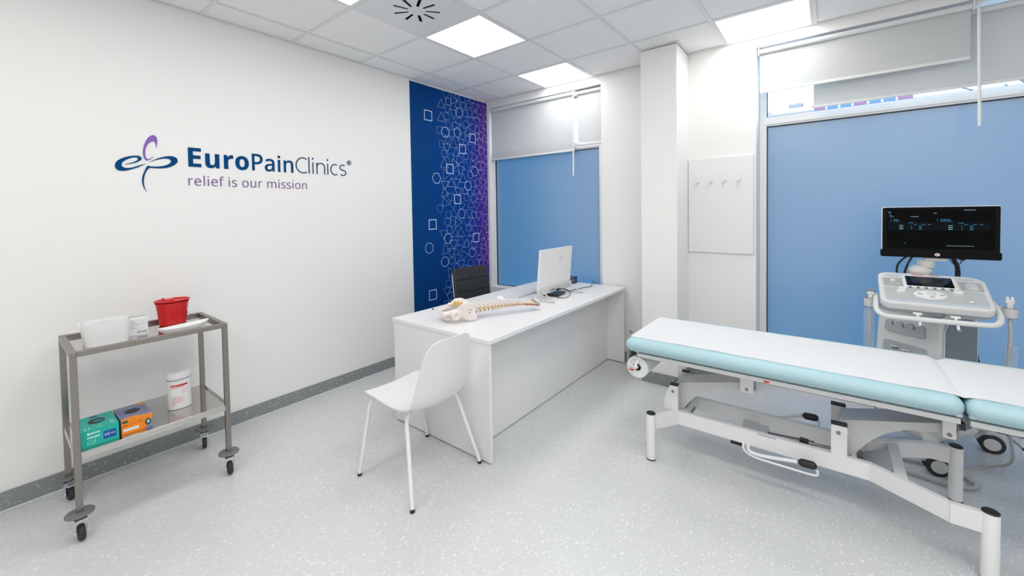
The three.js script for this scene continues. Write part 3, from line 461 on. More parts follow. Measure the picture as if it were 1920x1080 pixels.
// ---------------------------------------------------------------- spine model with pelvis
{
  const sp = thing('spine_model', 'anatomical spine model with pelvis lying on the desk', 'spine model', [1.285, DT, 1.875], { turn: 1.088 });
  // own frame: x from the tail to the head, y up (the back), z to the side that faces the camera
  const hip = (x, y, z) => {
    const bend = 0.03 * Math.cos((x - 0.05) * 14) * 1.0 - 0.02 + (y - 0.06) * 0.25;
    let d = ellD(x, y, z - bend - 0.072, [0.055, 0.068, 0], [0.078, 0.062, 0.011]);
    d = smin(d, ellD(x, y, z - 0.088, [0.095, 0.028, 0], [0.04, 0.032, 0.009]), 0.02);
    const tor = Math.hypot(Math.hypot(x + 0.022, y - 0.05) - 0.024, z - 0.094) - 0.010; d = smin(d, tor, 0.012);
    d = smin(d, ellD(x, y, z, [-0.022, 0.05, 0.078], [0.026, 0.026, 0.011]), 0.01);
    d = smin(d, caps(x, y, z, [-0.035, 0.07, 0.08], [-0.098, 0.062, 0.062], 0.016, 0.017), 0.014);
    d = smin(d, caps(x, y, z, [-0.03, 0.032, 0.078], [-0.07, 0.017, 0.03], 0.012, 0.011), 0.012);
    d = smin(d, caps(x, y, z, [-0.07, 0.017, 0.03], [-0.075, 0.018, 0.004], 0.012, 0.014), 0.01);
    d = smin(d, caps(x, y, z, [-0.098, 0.058, 0.06], [-0.082, 0.020, 0.022], 0.011, 0.010), 0.012);
    return d;
  };
  const hipGeo = field((x, y, z) => hip(x, y, z), [-0.125, -0.005, -0.01], [0.145, 0.145, 0.13], 0.0045);
  hipGeo.computeBoundingBox(); const drop = hipGeo.boundingBox.min.y; hipGeo.translate(0, -drop, 0);
  part('hip_bone', hipGeo, M.bone, sp);
  const mirror = hipGeo.clone().scale(1, 1, -1); { const ix = mirror.index.array; for (let i = 0; i < ix.length; i += 3) { const q = ix[i]; ix[i] = ix[i + 1]; ix[i + 1] = q; } mirror.computeVertexNormals(); } part('hip_bone', mirror, M.bone, sp);
  const sac = field((x, y, z) => { let d = caps(x, y, z, [0.085, 0.085, 0], [-0.045, 0.118, 0], 0.03, 0.011); d = smin(d, caps(x, y, z, [0.07, 0.095, 0], [0.03, 0.10, 0.055], 0.02, 0.014), 0.02); d = smin(d, caps(x, y, z, [0.07, 0.095, 0], [0.03, 0.10, -0.055], 0.02, 0.014), 0.02); for (const k of [0, 1, 2, 3]) d = smin(d, caps(x, y, z, [0.065 - k * 0.025, 0.10, 0], [0.06 - k * 0.025, 0.137, 0], 0.006, 0.004), 0.01); return d; }, [-0.07, 0.05, -0.08], [0.125, 0.15, 0.08], 0.0045);
  part('sacrum', sac, M.bone, sp);
  for (const [x, y, z] of [[0.035, 0.122, 0.03], [0.012, 0.126, 0.026], [-0.01, 0.128, 0.022], [0.05, 0.098, 0.045]]) part('nerve', tube([[x + 0.012, y, z - 0.02], [x, y + 0.004, z], [x - 0.022, y - 0.012, z + 0.012]], 0.005, 10, 7), M.nerve, sp);
  part('rod', bar([-0.05, 0.112, 0.0], [-0.16, 0.10, 0.015], 0.004), M.chrome, sp);
  part('rod_tip', bar([-0.16, 0.10, 0.015], [-0.168, 0.099, 0.016], 0.0055), M.black, sp);
  for (const [x, y, z] of [[0.075, 0.088, 0.112], [0.068, 0.068, 0.112]]) part('screw', ell(0.004, 0.004, 0.004, x, y, z, 10), M.black, sp);
  // vertebrae from the lowest lumbar to the top cervical
  let X = 0.118;
  for (let k = 0; k < 24; k++) {
    const t = k / 23, kind = k < 5 ? 0 : k < 17 ? 1 : 2, f = kind === 0 ? 0 : kind === 1 ? (k - 5) / 11 : (k - 17) / 6;
    const len = kind === 0 ? 0.029 - k * 0.0006 : kind === 1 ? 0.0215 - f * 0.005 : 0.0135, gap = kind === 0 ? 0.005 : kind === 1 ? 0.003 : 0.0025;
    const r = kind === 0 ? 0.021 - k * 0.0006 : kind === 1 ? 0.0175 - f * 0.006 : 0.010, y = 0.052 + 0.012 * Math.sin(t * Math.PI * 0.9) - 0.012 * t + (kind === 2 ? -0.006 * f : 0);
    const h = kind === 0 ? 0.05 : kind === 1 ? 0.048 - f * 0.012 : 0.028, lean = kind === 1 ? -0.02 : -0.006, tw = kind === 0 ? 0.04 : kind === 1 ? 0.032 : 0.022;
    const x = X + len / 2;
    const body = lathe([[0.0001, -len / 2], [r * 0.98, -len / 2], [r, -len / 2 + 0.002], [r * 0.88, 0], [r, len / 2 - 0.002], [r * 0.98, len / 2], [0.0001, len / 2]], 18).rotateZ(-Math.PI / 2).scale(1, 0.86, 1.12).translate(x, y, 0);
    const sh = shapeOf([[x + len * 0.42, y + r * 0.7], [x + len * 0.36, y + r + 0.004], [x + len * 0.1 + lean, y + h * 0.72 + r * 0.4], [x - len * 0.05 + lean, y + h + r * 0.35], [x - len * 0.42 + lean, y + h * 0.94 + r * 0.3], [x - len * 0.3, y + r + 0.006], [x - len * 0.38, y + r * 0.7]]);
    const spin = ext(sh, kind === 0 ? 0.008 : 0.006, 0.002).translate(0, 0, kind === 0 ? -0.004 : -0.003);
    const arch = [1, -1].map((s) => bar([x, y + r * 0.8, s * r * 0.75], [x - len * 0.1, y + r + 0.008, s * 0.002], 0.0055, 0.005, 8));
    const trans = [1, -1].map((s) => bar([x, y + r * 0.95, s * r * 0.6], [x - len * 0.15, y + r * 1.1 + 0.004, s * tw], 0.006, 0.0038, 8));
    part('vertebra', [body, spin, ...arch, ...trans], M.bone, sp);
    if (k < 23) part('disc', lathe([[0.0001, -gap / 2], [r * 0.93, -gap / 2], [r * 0.95, 0], [r * 0.93, gap / 2], [0.0001, gap / 2]], 16).rotateZ(-Math.PI / 2).scale(1, 0.86, 1.12).translate(X + len + gap / 2, y, 0), M.disc, sp);
    for (const s of [1, -1]) part('nerve', tube([[X + len * 0.9, y + r * 0.75, s * r * 0.5], [X + len, y + r * 0.62, s * r * 1.15], [X + len * 0.85, y + r * 0.3, s * (r * 1.15 + 0.006)]], kind === 0 ? 0.0055 : 0.004, 8, 6), M.nerve, sp);
    if (k === 0 || k === 17 || k === 23) part('artery', tube([[X + len, y + 0.004, r * 1.05], [X + len + 0.002, y - r * 0.5, r * 1.1], [X + len, y - r * 0.8, r * 0.8]], 0.004, 8, 6), M.redBit, sp);
    if (kind === 2) part('artery', tube([[X, y + 0.002, r * 1.25], [X + len * 0.5, y + 0.004, r * 1.4], [X + len + gap, y + 0.002, r * 1.25]], 0.0025, 8, 6), M.redBit, sp);
    X += len + gap;
  }
  const occ = new THREE.SphereGeometry(0.066, 32, 16, 0, Math.PI * 2, 0, 0.85); const occ2 = new THREE.SphereGeometry(0.062, 32, 16, 0, Math.PI * 2, 0, 0.95);
  part('occipital_plate', merged([occ, occ2]).scale(0.95, 1, 0.62).rotateZ(-0.78).rotateY(0.25).translate(X - 0.035, 0.03, 0), M.bone, sp);
}

// ---------------------------------------------------------------- stainless trolley
const TX = [0.145, 0.59], TZ = [3.075, 3.69], TTOP = 0.888;
{
  const t = thing('trolley', 'stainless steel two-shelf trolley against the left wall', 'trolley', [0.367, 0, 3.38]);
  const q = 0.0125, x0 = TX[0] - q, x1 = TX[1] + q, z0 = TZ[0] - q, z1 = TZ[1] + q;
  for (const x of TX) for (const z of TZ) part('leg', rb(x - q, x + q, 0.128, TTOP - 0.026, z - q, z + q, 0.002), M.steel, t);
  const yb = TTOP - 0.0255, bw = 0.025; part('top_frame', [rb(x0, x1, yb, TTOP, z0, z0 + bw, 0.002), rb(x0, x1, yb, TTOP, z1 - bw, z1, 0.002), rb(x0, x0 + bw, yb, TTOP, z0 + bw, z1 - bw, 0.002), rb(x1 - bw, x1, yb, TTOP, z0 + bw, z1 - bw, 0.002)], M.steel, t);
  part('top_tray', [box(x0 + bw, x1 - bw, TTOP - 0.02, TTOP - 0.017, z0 + bw, z1 - bw)], M.steelTop, t);
  part('shelf', [rb(x0 + 0.004, x1 - 0.002, 0.405, 0.409, TZ[0] + q, TZ[1] - q, 0.001), rb(x1 - 0.005, x1 - 0.002, 0.376, 0.405, TZ[0] + q, TZ[1] - q, 0.001), rb(x0 + 0.004, x0 + 0.007, 0.376, 0.405, TZ[0] + q, TZ[1] - q, 0.001), rb(TX[0] + q, TX[1] - q, 0.376, 0.409, z1 - 0.006, z1 - 0.003, 0.001), rb(TX[0] + q, TX[1] - q, 0.376, 0.409, z0 + 0.003, z0 + 0.006, 0.001)], M.steelTop, t);
  let k = 0;
  for (const x of TX) for (const z of TZ) {
    const a = [1.3, 1.75, 1.42, 1.62][k++], off = 0.018, wx = x + Math.sin(a) * off, wz = z + Math.cos(a) * off, turn = (g) => g.rotateY(a).translate(wx, 0, wz);
    part('bumper_disc', lathe([[0.0001, 0.118], [0.045, 0.116], [0.052, 0.119], [0.052, 0.124], [0.044, 0.128], [0.0001, 0.130]], 36).translate(x, 0, z), M.bumper, t);
    const c = part('caster_fork', [turn(rb(-0.022, -0.0185, 0.03, 0.1, -0.018, 0.012, 0.001)), turn(rb(0.0185, 0.022, 0.03, 0.1, -0.018, 0.012, 0.001)), turn(rb(-0.022, 0.022, 0.096, 0.101, -0.03, 0.014, 0.001)), cyl(0.012, 0.012, 0.02, x, 0.108, z)], M.chrome, t);
    part('wheel', turn(lathe([[0.012, -0.0125], [0.03, -0.0125], [0.0355, -0.009], [0.0375, 0], [0.0355, 0.009], [0.03, 0.0125], [0.012, 0.0125]], 30).rotateZ(Math.PI / 2).translate(0, 0.0376, 0)), M.rubber, c);
    part('axle', turn(new THREE.CylinderGeometry(0.006, 0.006, 0.05, 14).rotateZ(Math.PI / 2).translate(0, 0.0376, 0)), M.chrome, c);
    if (x === TX[0]) part('brake_lever', turn(rb(-0.02, 0.02, 0.083, 0.093, 0.014, 0.04, 0.003)), M.chrome, c);
  }
}
// print helpers for cartons: six faces, each with its own drawing
function carton(parent, name, w, h, d, draws, px = 1600) {   // w along x, h up, d along z, base at y=0
  const faces = draws.map((dr, i) => { const [a, b] = i < 2 ? [d, h] : i < 4 ? [w, d] : [w, h]; return mat(C(1, 1, 1), 0.4, { map: canvasTex(Math.round(a * px), Math.round(b * px), dr) }); });
  const o = new THREE.Mesh(new THREE.BoxGeometry(w, h, d).translate(0, h / 2, 0), faces); o.name = name; o.castShadow = o.receiveShadow = true; parent.add(o); return o;
}
const fill = (col) => (c, w, h) => { c.fillStyle = col; c.fillRect(0, 0, w, h); };
const TT = TTOP - 0.0168, TS = 0.4092;
{
  // white handled storage bin
  const b = thing('storage_bin', 'white plastic bin with handle slots on the trolley top', 'bin', [0.43, TT, 3.556], { local: true });
  const wall = (grow) => { const r = 0.024 + grow, out = []; for (let q = 0; q < 4; q++) { const sx = q === 0 || q === 3 ? 1 : -1, sz = q < 2 ? 1 : -1, cx = sx * 0.042, cz = sz * 0.056; for (let k = 0; k <= 8; k++) { const a = q * Math.PI / 2 + k / 8 * Math.PI / 2; out.push([cx + Math.cos(a) * r, 0, cz + Math.sin(a) * r]); } const n = q === 0 || q === 2 ? 10 : 40, e = out[out.length - 1], q2 = (q + 1) % 4, sx2 = q2 === 0 || q2 === 3 ? 1 : -1, sz2 = q2 < 2 ? 1 : -1, a2 = q2 * Math.PI / 2, nx = sx2 * 0.042 + Math.cos(a2) * r, nz = sz2 * 0.056 + Math.sin(a2) * r; for (let k = 1; k < n; k++) out.push([e[0] + (nx - e[0]) * k / n, 0, e[2] + (nz - e[2]) * k / n]); } return out; };
  // walls swept from base to rim; the two long sides dip towards the middle of each end and carry slots
  const N = wall(0, 0).length, lev = 36, pos = [], idx = [];
  for (const inner of [0, 1]) for (let k = 0; k <= lev; k++) { const f = k / lev, ring = wall(f * 0.012 - inner * 0.0028, 0); ring.forEach(([x, , z]) => { const dip = 0.022 * Math.max(0, 1 - Math.pow(x / 0.05, 2)) * (Math.abs(z) > 0.07 ? 1 : 0); pos.push(x, inner * 0.003 + f * (0.112 - dip - inner * 0.003), z); }); }
  const R = (a, k, j) => a * (lev + 1) * N + k * N + (j % N);
  for (let k = 0; k < lev; k++) for (let j = 0; j < N; j++) { const a = pos[R(0, k, j) * 3], z = pos[R(0, k, j) * 3 + 2], y = k / lev; const slot = Math.abs(a) > 0.05 && Math.hypot(Math.max(0, Math.abs(z) - 0.026), y * 0.112 - 0.086) < 0.0095; if (slot) continue; idx.push(R(0, k, j), R(0, k + 1, j), R(0, k, j + 1), R(0, k, j + 1), R(0, k + 1, j), R(0, k + 1, j + 1)); idx.push(R(1, k, j), R(1, k, j + 1), R(1, k + 1, j), R(1, k, j + 1), R(1, k + 1, j + 1), R(1, k + 1, j)); }
  for (let j = 0; j < N; j++) idx.push(R(0, lev, j), R(1, lev, j), R(0, lev, j + 1), R(0, lev, j + 1), R(1, lev, j), R(1, lev, j + 1));
  const g = new THREE.BufferGeometry(); g.setAttribute('position', new THREE.Float32BufferAttribute(pos, 3)); g.setIndex(idx);
  part('wall', toCreasedNormals(g, 0.6), M.white, b); part('base', ext(rrect(-0.065, 0.065, -0.079, 0.079, 0.024), 0.003).rotateX(-Math.PI / 2), M.white, b);

  // small torn medicine carton
  const m = thing('medicine_box', 'small white carton with torn top and barcode on the trolley', 'carton', [0.375, TT, 3.423], { turn: Math.PI / 2 });
  const side = (c, w, h) => { fill('#e9e6ea')(c, w, h); c.fillStyle = '#8f8b95'; for (let k = 0; k < 5; k++) c.fillRect(w * 0.12, h * (0.12 + k * 0.11), w * (0.2 + 0.1 * (k % 3)), h * 0.025); for (let k = 0; k < 4; k++) c.fillRect(w * (0.55 + k * 0.1), h * 0.3, w * 0.05, h * 0.03); c.fillStyle = '#2b2930'; for (let k = 0; k < 22; k++) if ((k * 7) % 3) c.fillRect(w * (0.42 + k * 0.025), h * 0.77, w * 0.014, h * 0.13); };
  carton(m, 'carton', 0.082, 0.088, 0.05, [side, side, fill('#e4e2e3'), fill('#e4e2e3'), side, side]);
  part('torn_flap', ext(shapeOf([[-0.04, 0], [0.04, 0], [0.041, 0.01], [0.025, 0.006], [0.012, 0.013], [0, 0.005], [-0.018, 0.011], [-0.041, 0.004]]), 0.001).rotateX(-0.9).translate(0, 0.088, 0.024), M.card, m);
  part('torn_flap', ext(shapeOf([[-0.04, 0], [0.04, 0], [0.038, 0.018], [0.01, 0.014], [-0.02, 0.02], [-0.04, 0.012]]), 0.001).rotateX(0.5).translate(0, 0.088, -0.024), M.card, m);

  // red sharps container, oval and widening upwards
  const r = thing('sharps_container', 'red oval sharps container with lid on the trolley', 'sharps container', [0.27, TT, 3.243], { local: true });
  part('tub', lathe([[0.0001, 0], [0.062, 0], [0.065, 0.004], [0.078, 0.125], [0.0805, 0.126], [0.0805, 0.135], [0.0001, 0.135]], 48).scale(0.78, 1, 1), M.red, r);
  part('lid', lathe([[0.0001, 0.1352], [0.072, 0.1352], [0.0735, 0.139], [0.086, 0.139], [0.0875, 0.144], [0.084, 0.148], [0.076, 0.148], [0.072, 0.1405], [0.0001, 0.1405]], 48).scale(0.78, 1, 1), M.red, r);
  part('lid_flap', [rb(-0.03, 0.03, 0.1407, 0.153, -0.005, 0.042, 0.004), tube([[-0.012, 0.15, 0.03], [-0.012, 0.16, 0.045], [0.012, 0.16, 0.045], [0.012, 0.15, 0.03]], 0.003, 20, 8)], M.red, r);
  const [lg, lm] = sheet(0.024, 0.06, 0.0008, (c, w, h) => { fill('#eee')(c, w, h); c.fillStyle = '#c22'; c.fillRect(w * 0.1, h * 0.1, w * 0.8, h * 0.08); c.fillStyle = '#999'; for (let k = 0; k < 5; k++) c.fillRect(w * 0.1, h * (0.3 + k * 0.12), w * 0.7, h * 0.04); });
  part('paper_label', lg.rotateX(-0.1).rotateY(Math.PI - 0.38).translate(0.02, 0.07, -0.0685), lm, r);

  // boat-shaped dish
  const d = thing('tray_dish', 'white boat-shaped dish at the front of the trolley top', 'dish', [0.505, TT, 3.245], { turn: 0.18 });
  const dp = [], di = [], A = 20, B = 40; const shape = (f, th, o) => { const e = Math.pow(f, 1), L = 0.125, W = 0.045; return [Math.sin(th) * W * (0.55 + 0.45 * e) * Math.sign(1), 0.002 + 0.028 * e * e + 0.008 * e * Math.pow(Math.abs(Math.cos(th)), 3) + o, Math.cos(th) * L * (0.62 + 0.38 * e)]; };
  for (const o of [0, 0.003]) { for (let k = 0; k <= A; k++) for (let j = 0; j < B; j++) { const f = k / A; const q = shape(f, j / B * 6.2832, o); if (k < 6) { const s = k / 6; q[0] *= s; q[2] *= s; } dp.push(...q); } }
  const Q = (o, k, j) => o * (A + 1) * B + k * B + (j % B);
  for (let k = 0; k < A; k++) for (let j = 0; j < B; j++) { di.push(Q(0, k, j), Q(0, k, j + 1), Q(0, k + 1, j), Q(0, k, j + 1), Q(0, k + 1, j + 1), Q(0, k + 1, j)); di.push(Q(1, k, j), Q(1, k + 1, j), Q(1, k, j + 1), Q(1, k, j + 1), Q(1, k + 1, j), Q(1, k + 1, j + 1)); }
  for (let j = 0; j < B; j++) di.push(Q(0, A, j), Q(0, A, j + 1), Q(1, A, j), Q(1, A, j), Q(0, A, j + 1), Q(1, A, j + 1));
  const dg = new THREE.BufferGeometry(); dg.setAttribute('position', new THREE.Float32BufferAttribute(dp, 3)); dg.setIndex(di); dg.computeVertexNormals(); dg.translate(0, -0.002, 0); part('shell', dg, mat(C(0.82, 0.82, 0.81), 0.25), d);

  // wipes tub
  const w = thing('wipes_tub', 'white oval tub of disinfecting wipes on the lower shelf', 'tub', [0.40, TS, 3.255], { local: true });
  const ov = (pts) => lathe(pts, 56).scale(0.72, 1, 1);
  part('tub', ov([[0.0001, 0], [0.056, 0], [0.058, 0.004], [0.056, 0.01], [0.055, 0.16], [0.057, 0.165], [0.0001, 0.166]]), M.white, w);
  part('lid', ov([[0.0001, 0.1662], [0.0565, 0.1662], [0.0575, 0.178], [0.0545, 0.181], [0.057, 0.184], [0.056, 0.206], [0.051, 0.211], [0.0001, 0.213]]), M.white, w); part('lid_tab', new THREE.CylinderGeometry(0.03, 0.03, 0.003, 32).scale(0.6, 1, 1).translate(0, 0.2135, 0), M.card, w);
  // printed label wrapped on the side facing the room
  const lt = canvasTex(640, 900, (c, W, Hh) => { fill('#f2f1ef')(c, W, Hh); c.fillStyle = '#d21420'; c.fillRect(0, 20, W, 78); c.fillStyle = '#f7dada'; c.font = 'bold 36px sans-serif'; c.fillRect(30, 55, 200, 10); c.fillStyle = '#b8444c'; c.font = 'bold 62px sans-serif'; c.fillText('STERISEPT WIPES', 30, 170, W - 60); c.strokeStyle = '#d0444c'; c.lineWidth = 7; c.save(); c.translate(490, 330); c.rotate(0.78); c.strokeRect(-80, -80, 160, 160); c.restore(); c.beginPath(); c.arc(490, 320, 42, 0, 5); c.stroke(); c.beginPath(); c.moveTo(450, 370); c.lineTo(470, 420); c.moveTo(520, 360); c.lineTo(530, 420); c.stroke(); c.fillStyle = '#c81c28'; c.beginPath(); c.arc(600, 225, 18, 0, 7); c.fill(); c.fillStyle = '#dd8f8f'; for (let k = 0; k < 12; k++) c.fillRect(30, 520 + k * 24, 320 + (k * 131) % 230, 9); c.fillStyle = '#777'; c.fillRect(30, 830, 130, 22); });
  const lp = new THREE.CylinderGeometry(0.0558, 0.0565, 0.125, 48, 1, true, 0.62, 1.55); lp.scale(0.72, 1, 1).translate(0, 0.082, 0); part('label', lp, mat(C(1, 1, 1), 0.4, { map: lt, side: THREE.DoubleSide }), w);

  // glove cartons: the slot in the lid is a dark oval opening with a glove in it
  const gb = (label, pos, wd, hh, dd, draws, flap) => { const o = thing('glove_box', label, 'glove box', pos, { turn: Math.PI / 2 }); carton(o, 'carton', wd, hh, dd, draws, 2600); part('opening', new THREE.CylinderGeometry(0.03, 0.03, 0.0012, 36).scale(1.05, 1, 1.2).translate(0, hh + 0.0002, -0.01), M.black, o); if (flap) part('glove_tip', ell(0.02, 0.006, 0.014, 0.006, hh + 0.001, -0.002, 14), flap, o); return o; };
  const teal = '#0bb3a2', navy = '#064a9b';
  const tF = (c, W, Hh) => { fill(teal)(c, W, Hh); c.fillStyle = '#fff'; c.fillRect(W * 0.17, Hh * 0.13, W * 0.045, Hh * 0.15); c.font = `bold ${Hh * 0.15}px sans-serif`; c.fillText('MERCATOR', W * 0.23, Hh * 0.26, W * 0.26); c.font = `bold ${Hh * 0.18}px sans-serif`; c.fillText('nitrylex green', W * 0.16, Hh * 0.5, W * 0.33); c.strokeStyle = '#e8fffb'; c.lineWidth = 3; c.strokeRect(W * 0.17, Hh * 0.66, W * 0.2, Hh * 0.17); c.fillStyle = navy; c.fillRect(W * 0.58, Hh * 0.3, W * 0.34, Hh * 0.5); c.fillStyle = '#dce8ff'; c.font = `${Hh * 0.24}px sans-serif`; c.fillText('M', W * 0.605, Hh * 0.62); c.fillRect(W * 0.73, Hh * 0.36, 2, Hh * 0.38); c.font = `bold ${Hh * 0.11}px sans-serif`; c.fillText('NITRILE', W * 0.755, Hh * 0.58, W * 0.14); };
  const tT = (c, W, Hh) => { fill(teal)(c, W, Hh); c.fillStyle = navy; c.fillRect(W * 0.36, Hh * 0.03, W * 0.22, Hh * 0.14); c.fillStyle = '#bff5ee'; for (let k = 0; k < 6; k++) c.fillRect(W * 0.8, Hh * (0.62 + k * 0.045), W * (0.1 + (k % 3) * 0.03), Hh * 0.012); c.fillRect(W * 0.12, Hh * 0.8, W * 0.03, Hh * 0.12); c.fillRect(W * 0.22, Hh * 0.78, W * 0.03, Hh * 0.1); c.strokeStyle = '#d8fffa'; c.lineWidth = 4; c.beginPath(); c.arc(W * 0.5, Hh * 0.86, W * 0.05, 0, 5.5); c.stroke(); };
  gb('turquoise glove box on the lower shelf', [0.467, TS, 3.607], 0.135, 0.078, 0.2, [fill('#0aa394'), fill('#0aa394'), tT, fill(teal), tF, fill(teal)], mat(C(0.02, 0.26, 0.22), 0.5));
  const org = '#f78b12', lil = '#8186ab';
  const oF = (c, W, Hh) => { fill(org)(c, W, Hh); c.fillStyle = lil; c.beginPath(); c.moveTo(W, Hh * 0.3); c.lineTo(W, Hh); c.lineTo(W * 0.7, Hh); c.quadraticCurveTo(W * 0.9, Hh * 0.8, W, Hh * 0.3); c.fill(); c.fillStyle = '#0c5546'; c.beginPath(); c.ellipse(W * 0.12, Hh * 0.12, W * 0.1, Hh * 0.1, 0, 0, 7); c.fill(); c.beginPath(); c.ellipse(W * 0.85, Hh * 0.55, W * 0.105, Hh * 0.26, 0, 0, 7); c.fill(); c.fillStyle = '#fff'; c.font = `bold ${Hh * 0.3}px sans-serif`; c.fillText('X', W * 0.805, Hh * 0.66); c.fillStyle = '#3a2a10'; c.font = `bold ${Hh * 0.19}px sans-serif`; c.fillText('pura', W * 0.04, Hh * 0.45, W * 0.16); c.fillStyle = '#b3630a'; c.font = `${Hh * 0.17}px sans-serif`; c.fillText('comfort', W * 0.23, Hh * 0.42, W * 0.24); c.fillStyle = '#3a2a10'; c.fillText('cobalt', W * 0.5, Hh * 0.38, W * 0.2); c.fillStyle = '#e6e6ea'; c.fillRect(W * 0.05, Hh * 0.62, W * 0.5, Hh * 0.2); };
  const oT = (c, W, Hh) => { fill(lil)(c, W, Hh); c.fillStyle = org; c.beginPath(); c.moveTo(0, Hh); c.lineTo(0, Hh * 0.92); c.quadraticCurveTo(W * 0.35, Hh * 0.72, W * 0.6, Hh * 0.88); c.quadraticCurveTo(W * 0.8, Hh, W, Hh * 0.93); c.lineTo(W, Hh); c.fill(); c.beginPath(); c.moveTo(W * 0.6, 0); c.lineTo(W, 0); c.lineTo(W, Hh * 0.24); c.quadraticCurveTo(W * 0.85, Hh * 0.06, W * 0.6, 0); c.fill(); c.fillStyle = '#565c8c'; for (let k = 0; k < 7; k++) c.fillRect(W * (0.05 + k * 0.035), Hh * 0.22, W * 0.012, Hh * (0.3 + (k % 3) * 0.08)); c.fillRect(W * 0.82, Hh * 0.3, W * 0.07, Hh * 0.1); c.fillRect(W * 0.84, Hh * 0.5, W * 0.02, Hh * 0.3); c.fillStyle = '#5fae9f'; c.beginPath(); c.arc(W * 0.5, Hh * 0.2, W * 0.08, 0, 7); c.fill(); };
  gb('orange and lilac glove box on the lower shelf', [0.452, TS, 3.468], 0.122, 0.07, 0.205, [fill('#7a7fa6'), fill('#7f84a8'), oT, fill(lil), oF, fill(lil)], null);
}

// ---------------------------------------------------------------- treatment couch
const ZC = 1.17;
{
  const t = thing('treatment_couch', 'height-adjustable treatment couch with pale blue upholstery and white frame', 'couch', [3.3, 0, ZC]);
  const mir = (z) => 2 * ZC - z, white = M.powder;
  const soft = (x0, x1) => { const g = new RoundedBoxGeometry(x1 - x0, 0.088, 0.668, 10, 0.04); const p = g.attributes.position; for (let i = 0; i < p.count; i++) { const x = p.getX(i), y = p.getY(i), z = p.getZ(i); if (y <= 0) { const k = 1 - 0.055 * (-y / 0.044); p.setZ(i, z * k); } } g.deleteAttribute('uv'); g.deleteAttribute('normal'); const q = mergeVertices(g, 1e-4); q.computeVertexNormals(); return q.translate((x0 + x1) / 2, 0.678, 1.163); };
  const m1 = part('mattress', soft(2.368, 3.793), M.vinylBlue, t), m2 = part('head_mattress', soft(3.797, 4.47), M.vinylBlue, t);
  // gathers of the cover under the rounded corners
  const pleat = (list, parent) => list.forEach(([x, y, z, r]) => part('cover_pleat', ell(r, r * 0.7, r, x, y, z, 12), M.vinylBlue, parent));
  pleat([[2.40, 0.652, 1.445, 0.014], [2.42, 0.647, 1.458, 0.012], [2.44, 0.644, 1.466, 0.012], [2.385, 0.658, 1.43, 0.012]], m1); pleat([[3.775, 0.648, 1.462, 0.014]], m1); pleat([[3.815, 0.65, 1.463, 0.013]], m2);
  part('base_board', rb(2.44, 3.782, 0.612, 0.6345, 0.868, 1.47, 0.003), M.light, t); part('head_board', rb(3.808, 4.44, 0.612, 0.6345, 0.868, 1.47, 0.003), M.light, t);
  part('hinge', [bar([3.79, 0.60, 0.9], [3.79, 0.60, 1.44], 0.009), rb(3.783, 3.797, 0.585, 0.612, 1.43, 1.46, 0.002)], M.black, t);
  for (const z of [1.28, mir(1.28)]) part('upper_beam', rb(2.46, 3.81, 0.557, 0.6118, z - 0.014, z + 0.014, 0.003), white, t);
  for (const x of [2.5, 3.2, 3.74]) part('upper_crossbar', rb(x - 0.015, x + 0.015, 0.575, 0.6115, mir(1.266), 1.266, 0.003), white, t);
  for (const s of [0, 1]) {
    const Z = (z) => s ? mir(z) : z, y0 = 0.188, y1 = 0.27, ym = (y0 + y1) / 2, hh = y1 - y0;
    part('side_rail', [barBox([2.60, ym, Z(1.30)], [3.525, ym, Z(1.30)], 0.03, hh), barBox([3.508, ym, Z(1.2945)], [3.768, ym, Z(1.4555)], 0.03, hh - 0.0012), barBox([3.755, ym + 0.002, Z(1.455)], [3.845, ym + 0.002, Z(1.455)], 0.03, hh), barBox([2.63, ym, Z(1.30)], [2.535, ym, Z(1.445)], 0.03, hh - 0.0012)], white, t);
    const up = (pts) => ext(shapeOf(pts), 0.03, 0.0015).translate(0, 0, Z(1.30) - 0.015);
    const u1 = part('upright', up([[2.632, 0.42], [2.59, 0.42], [2.566, 0.37], [2.553, 0.30], [2.553, 0.2704], [2.632, 0.2704]]), white, t), u2 = part('upright', up([[3.43, 0.42], [3.37, 0.42], [3.37, 0.2704], [3.43, 0.2704]]), white, t);
    part('upright_cap', rb(2.588, 2.634, 0.4202, 0.432, Z(1.30) - 0.016, Z(1.30) + 0.016, 0.002), M.black, u1); part('upright_cap', rb(3.368, 3.432, 0.4202, 0.432, Z(1.30) - 0.016, Z(1.30) + 0.016, 0.002), M.black, u2);
    const bolt = (x, y, z, o) => part('bolt', [new THREE.CylinderGeometry(0.0085, 0.0085, 0.004, 18).rotateX(Math.PI / 2).translate(x, y, z), new THREE.TorusGeometry(0.005, 0.0018, 6, 16).translate(x, y, z + 0.002)], M.steel, o);
    if (!s) { bolt(2.605, 0.385, 1.317, u1); bolt(3.398, 0.385, 1.317, u2); }
    for (const [x0, x1] of [[2.965, 3.03], [3.758, 3.80]]) { const h = part('hanger', rb(x0, x1, 0.472, 0.5565, Z(1.28) - 0.011, Z(1.28) + 0.011, 0.002), white, t); if (!s) bolt((x0 + x1) / 2, 0.49, 1.2925, h); }
    for (const [x, z] of [[2.518, 1.458], [3.868, 1.457]]) { const l = part('leg', lathe([[0.0001, 0.006], [0.0255, 0.006], [0.0265, 0.008], [0.0265, 0.278], [0.0001, 0.278]], 36).translate(x, 0, Z(z)), M.white, t); part('leg_cap', lathe([[0.0001, 0.2782], [0.0262, 0.2782], [0.0262, 0.282], [0.022, 0.286], [0.0001, 0.287]], 36).translate(x, 0, Z(z)), M.black, l); part('leg_foot', cyl(0.0268, 0.0268, 0.0058, x, 0.003, Z(z), 36), M.black, l); }
  }
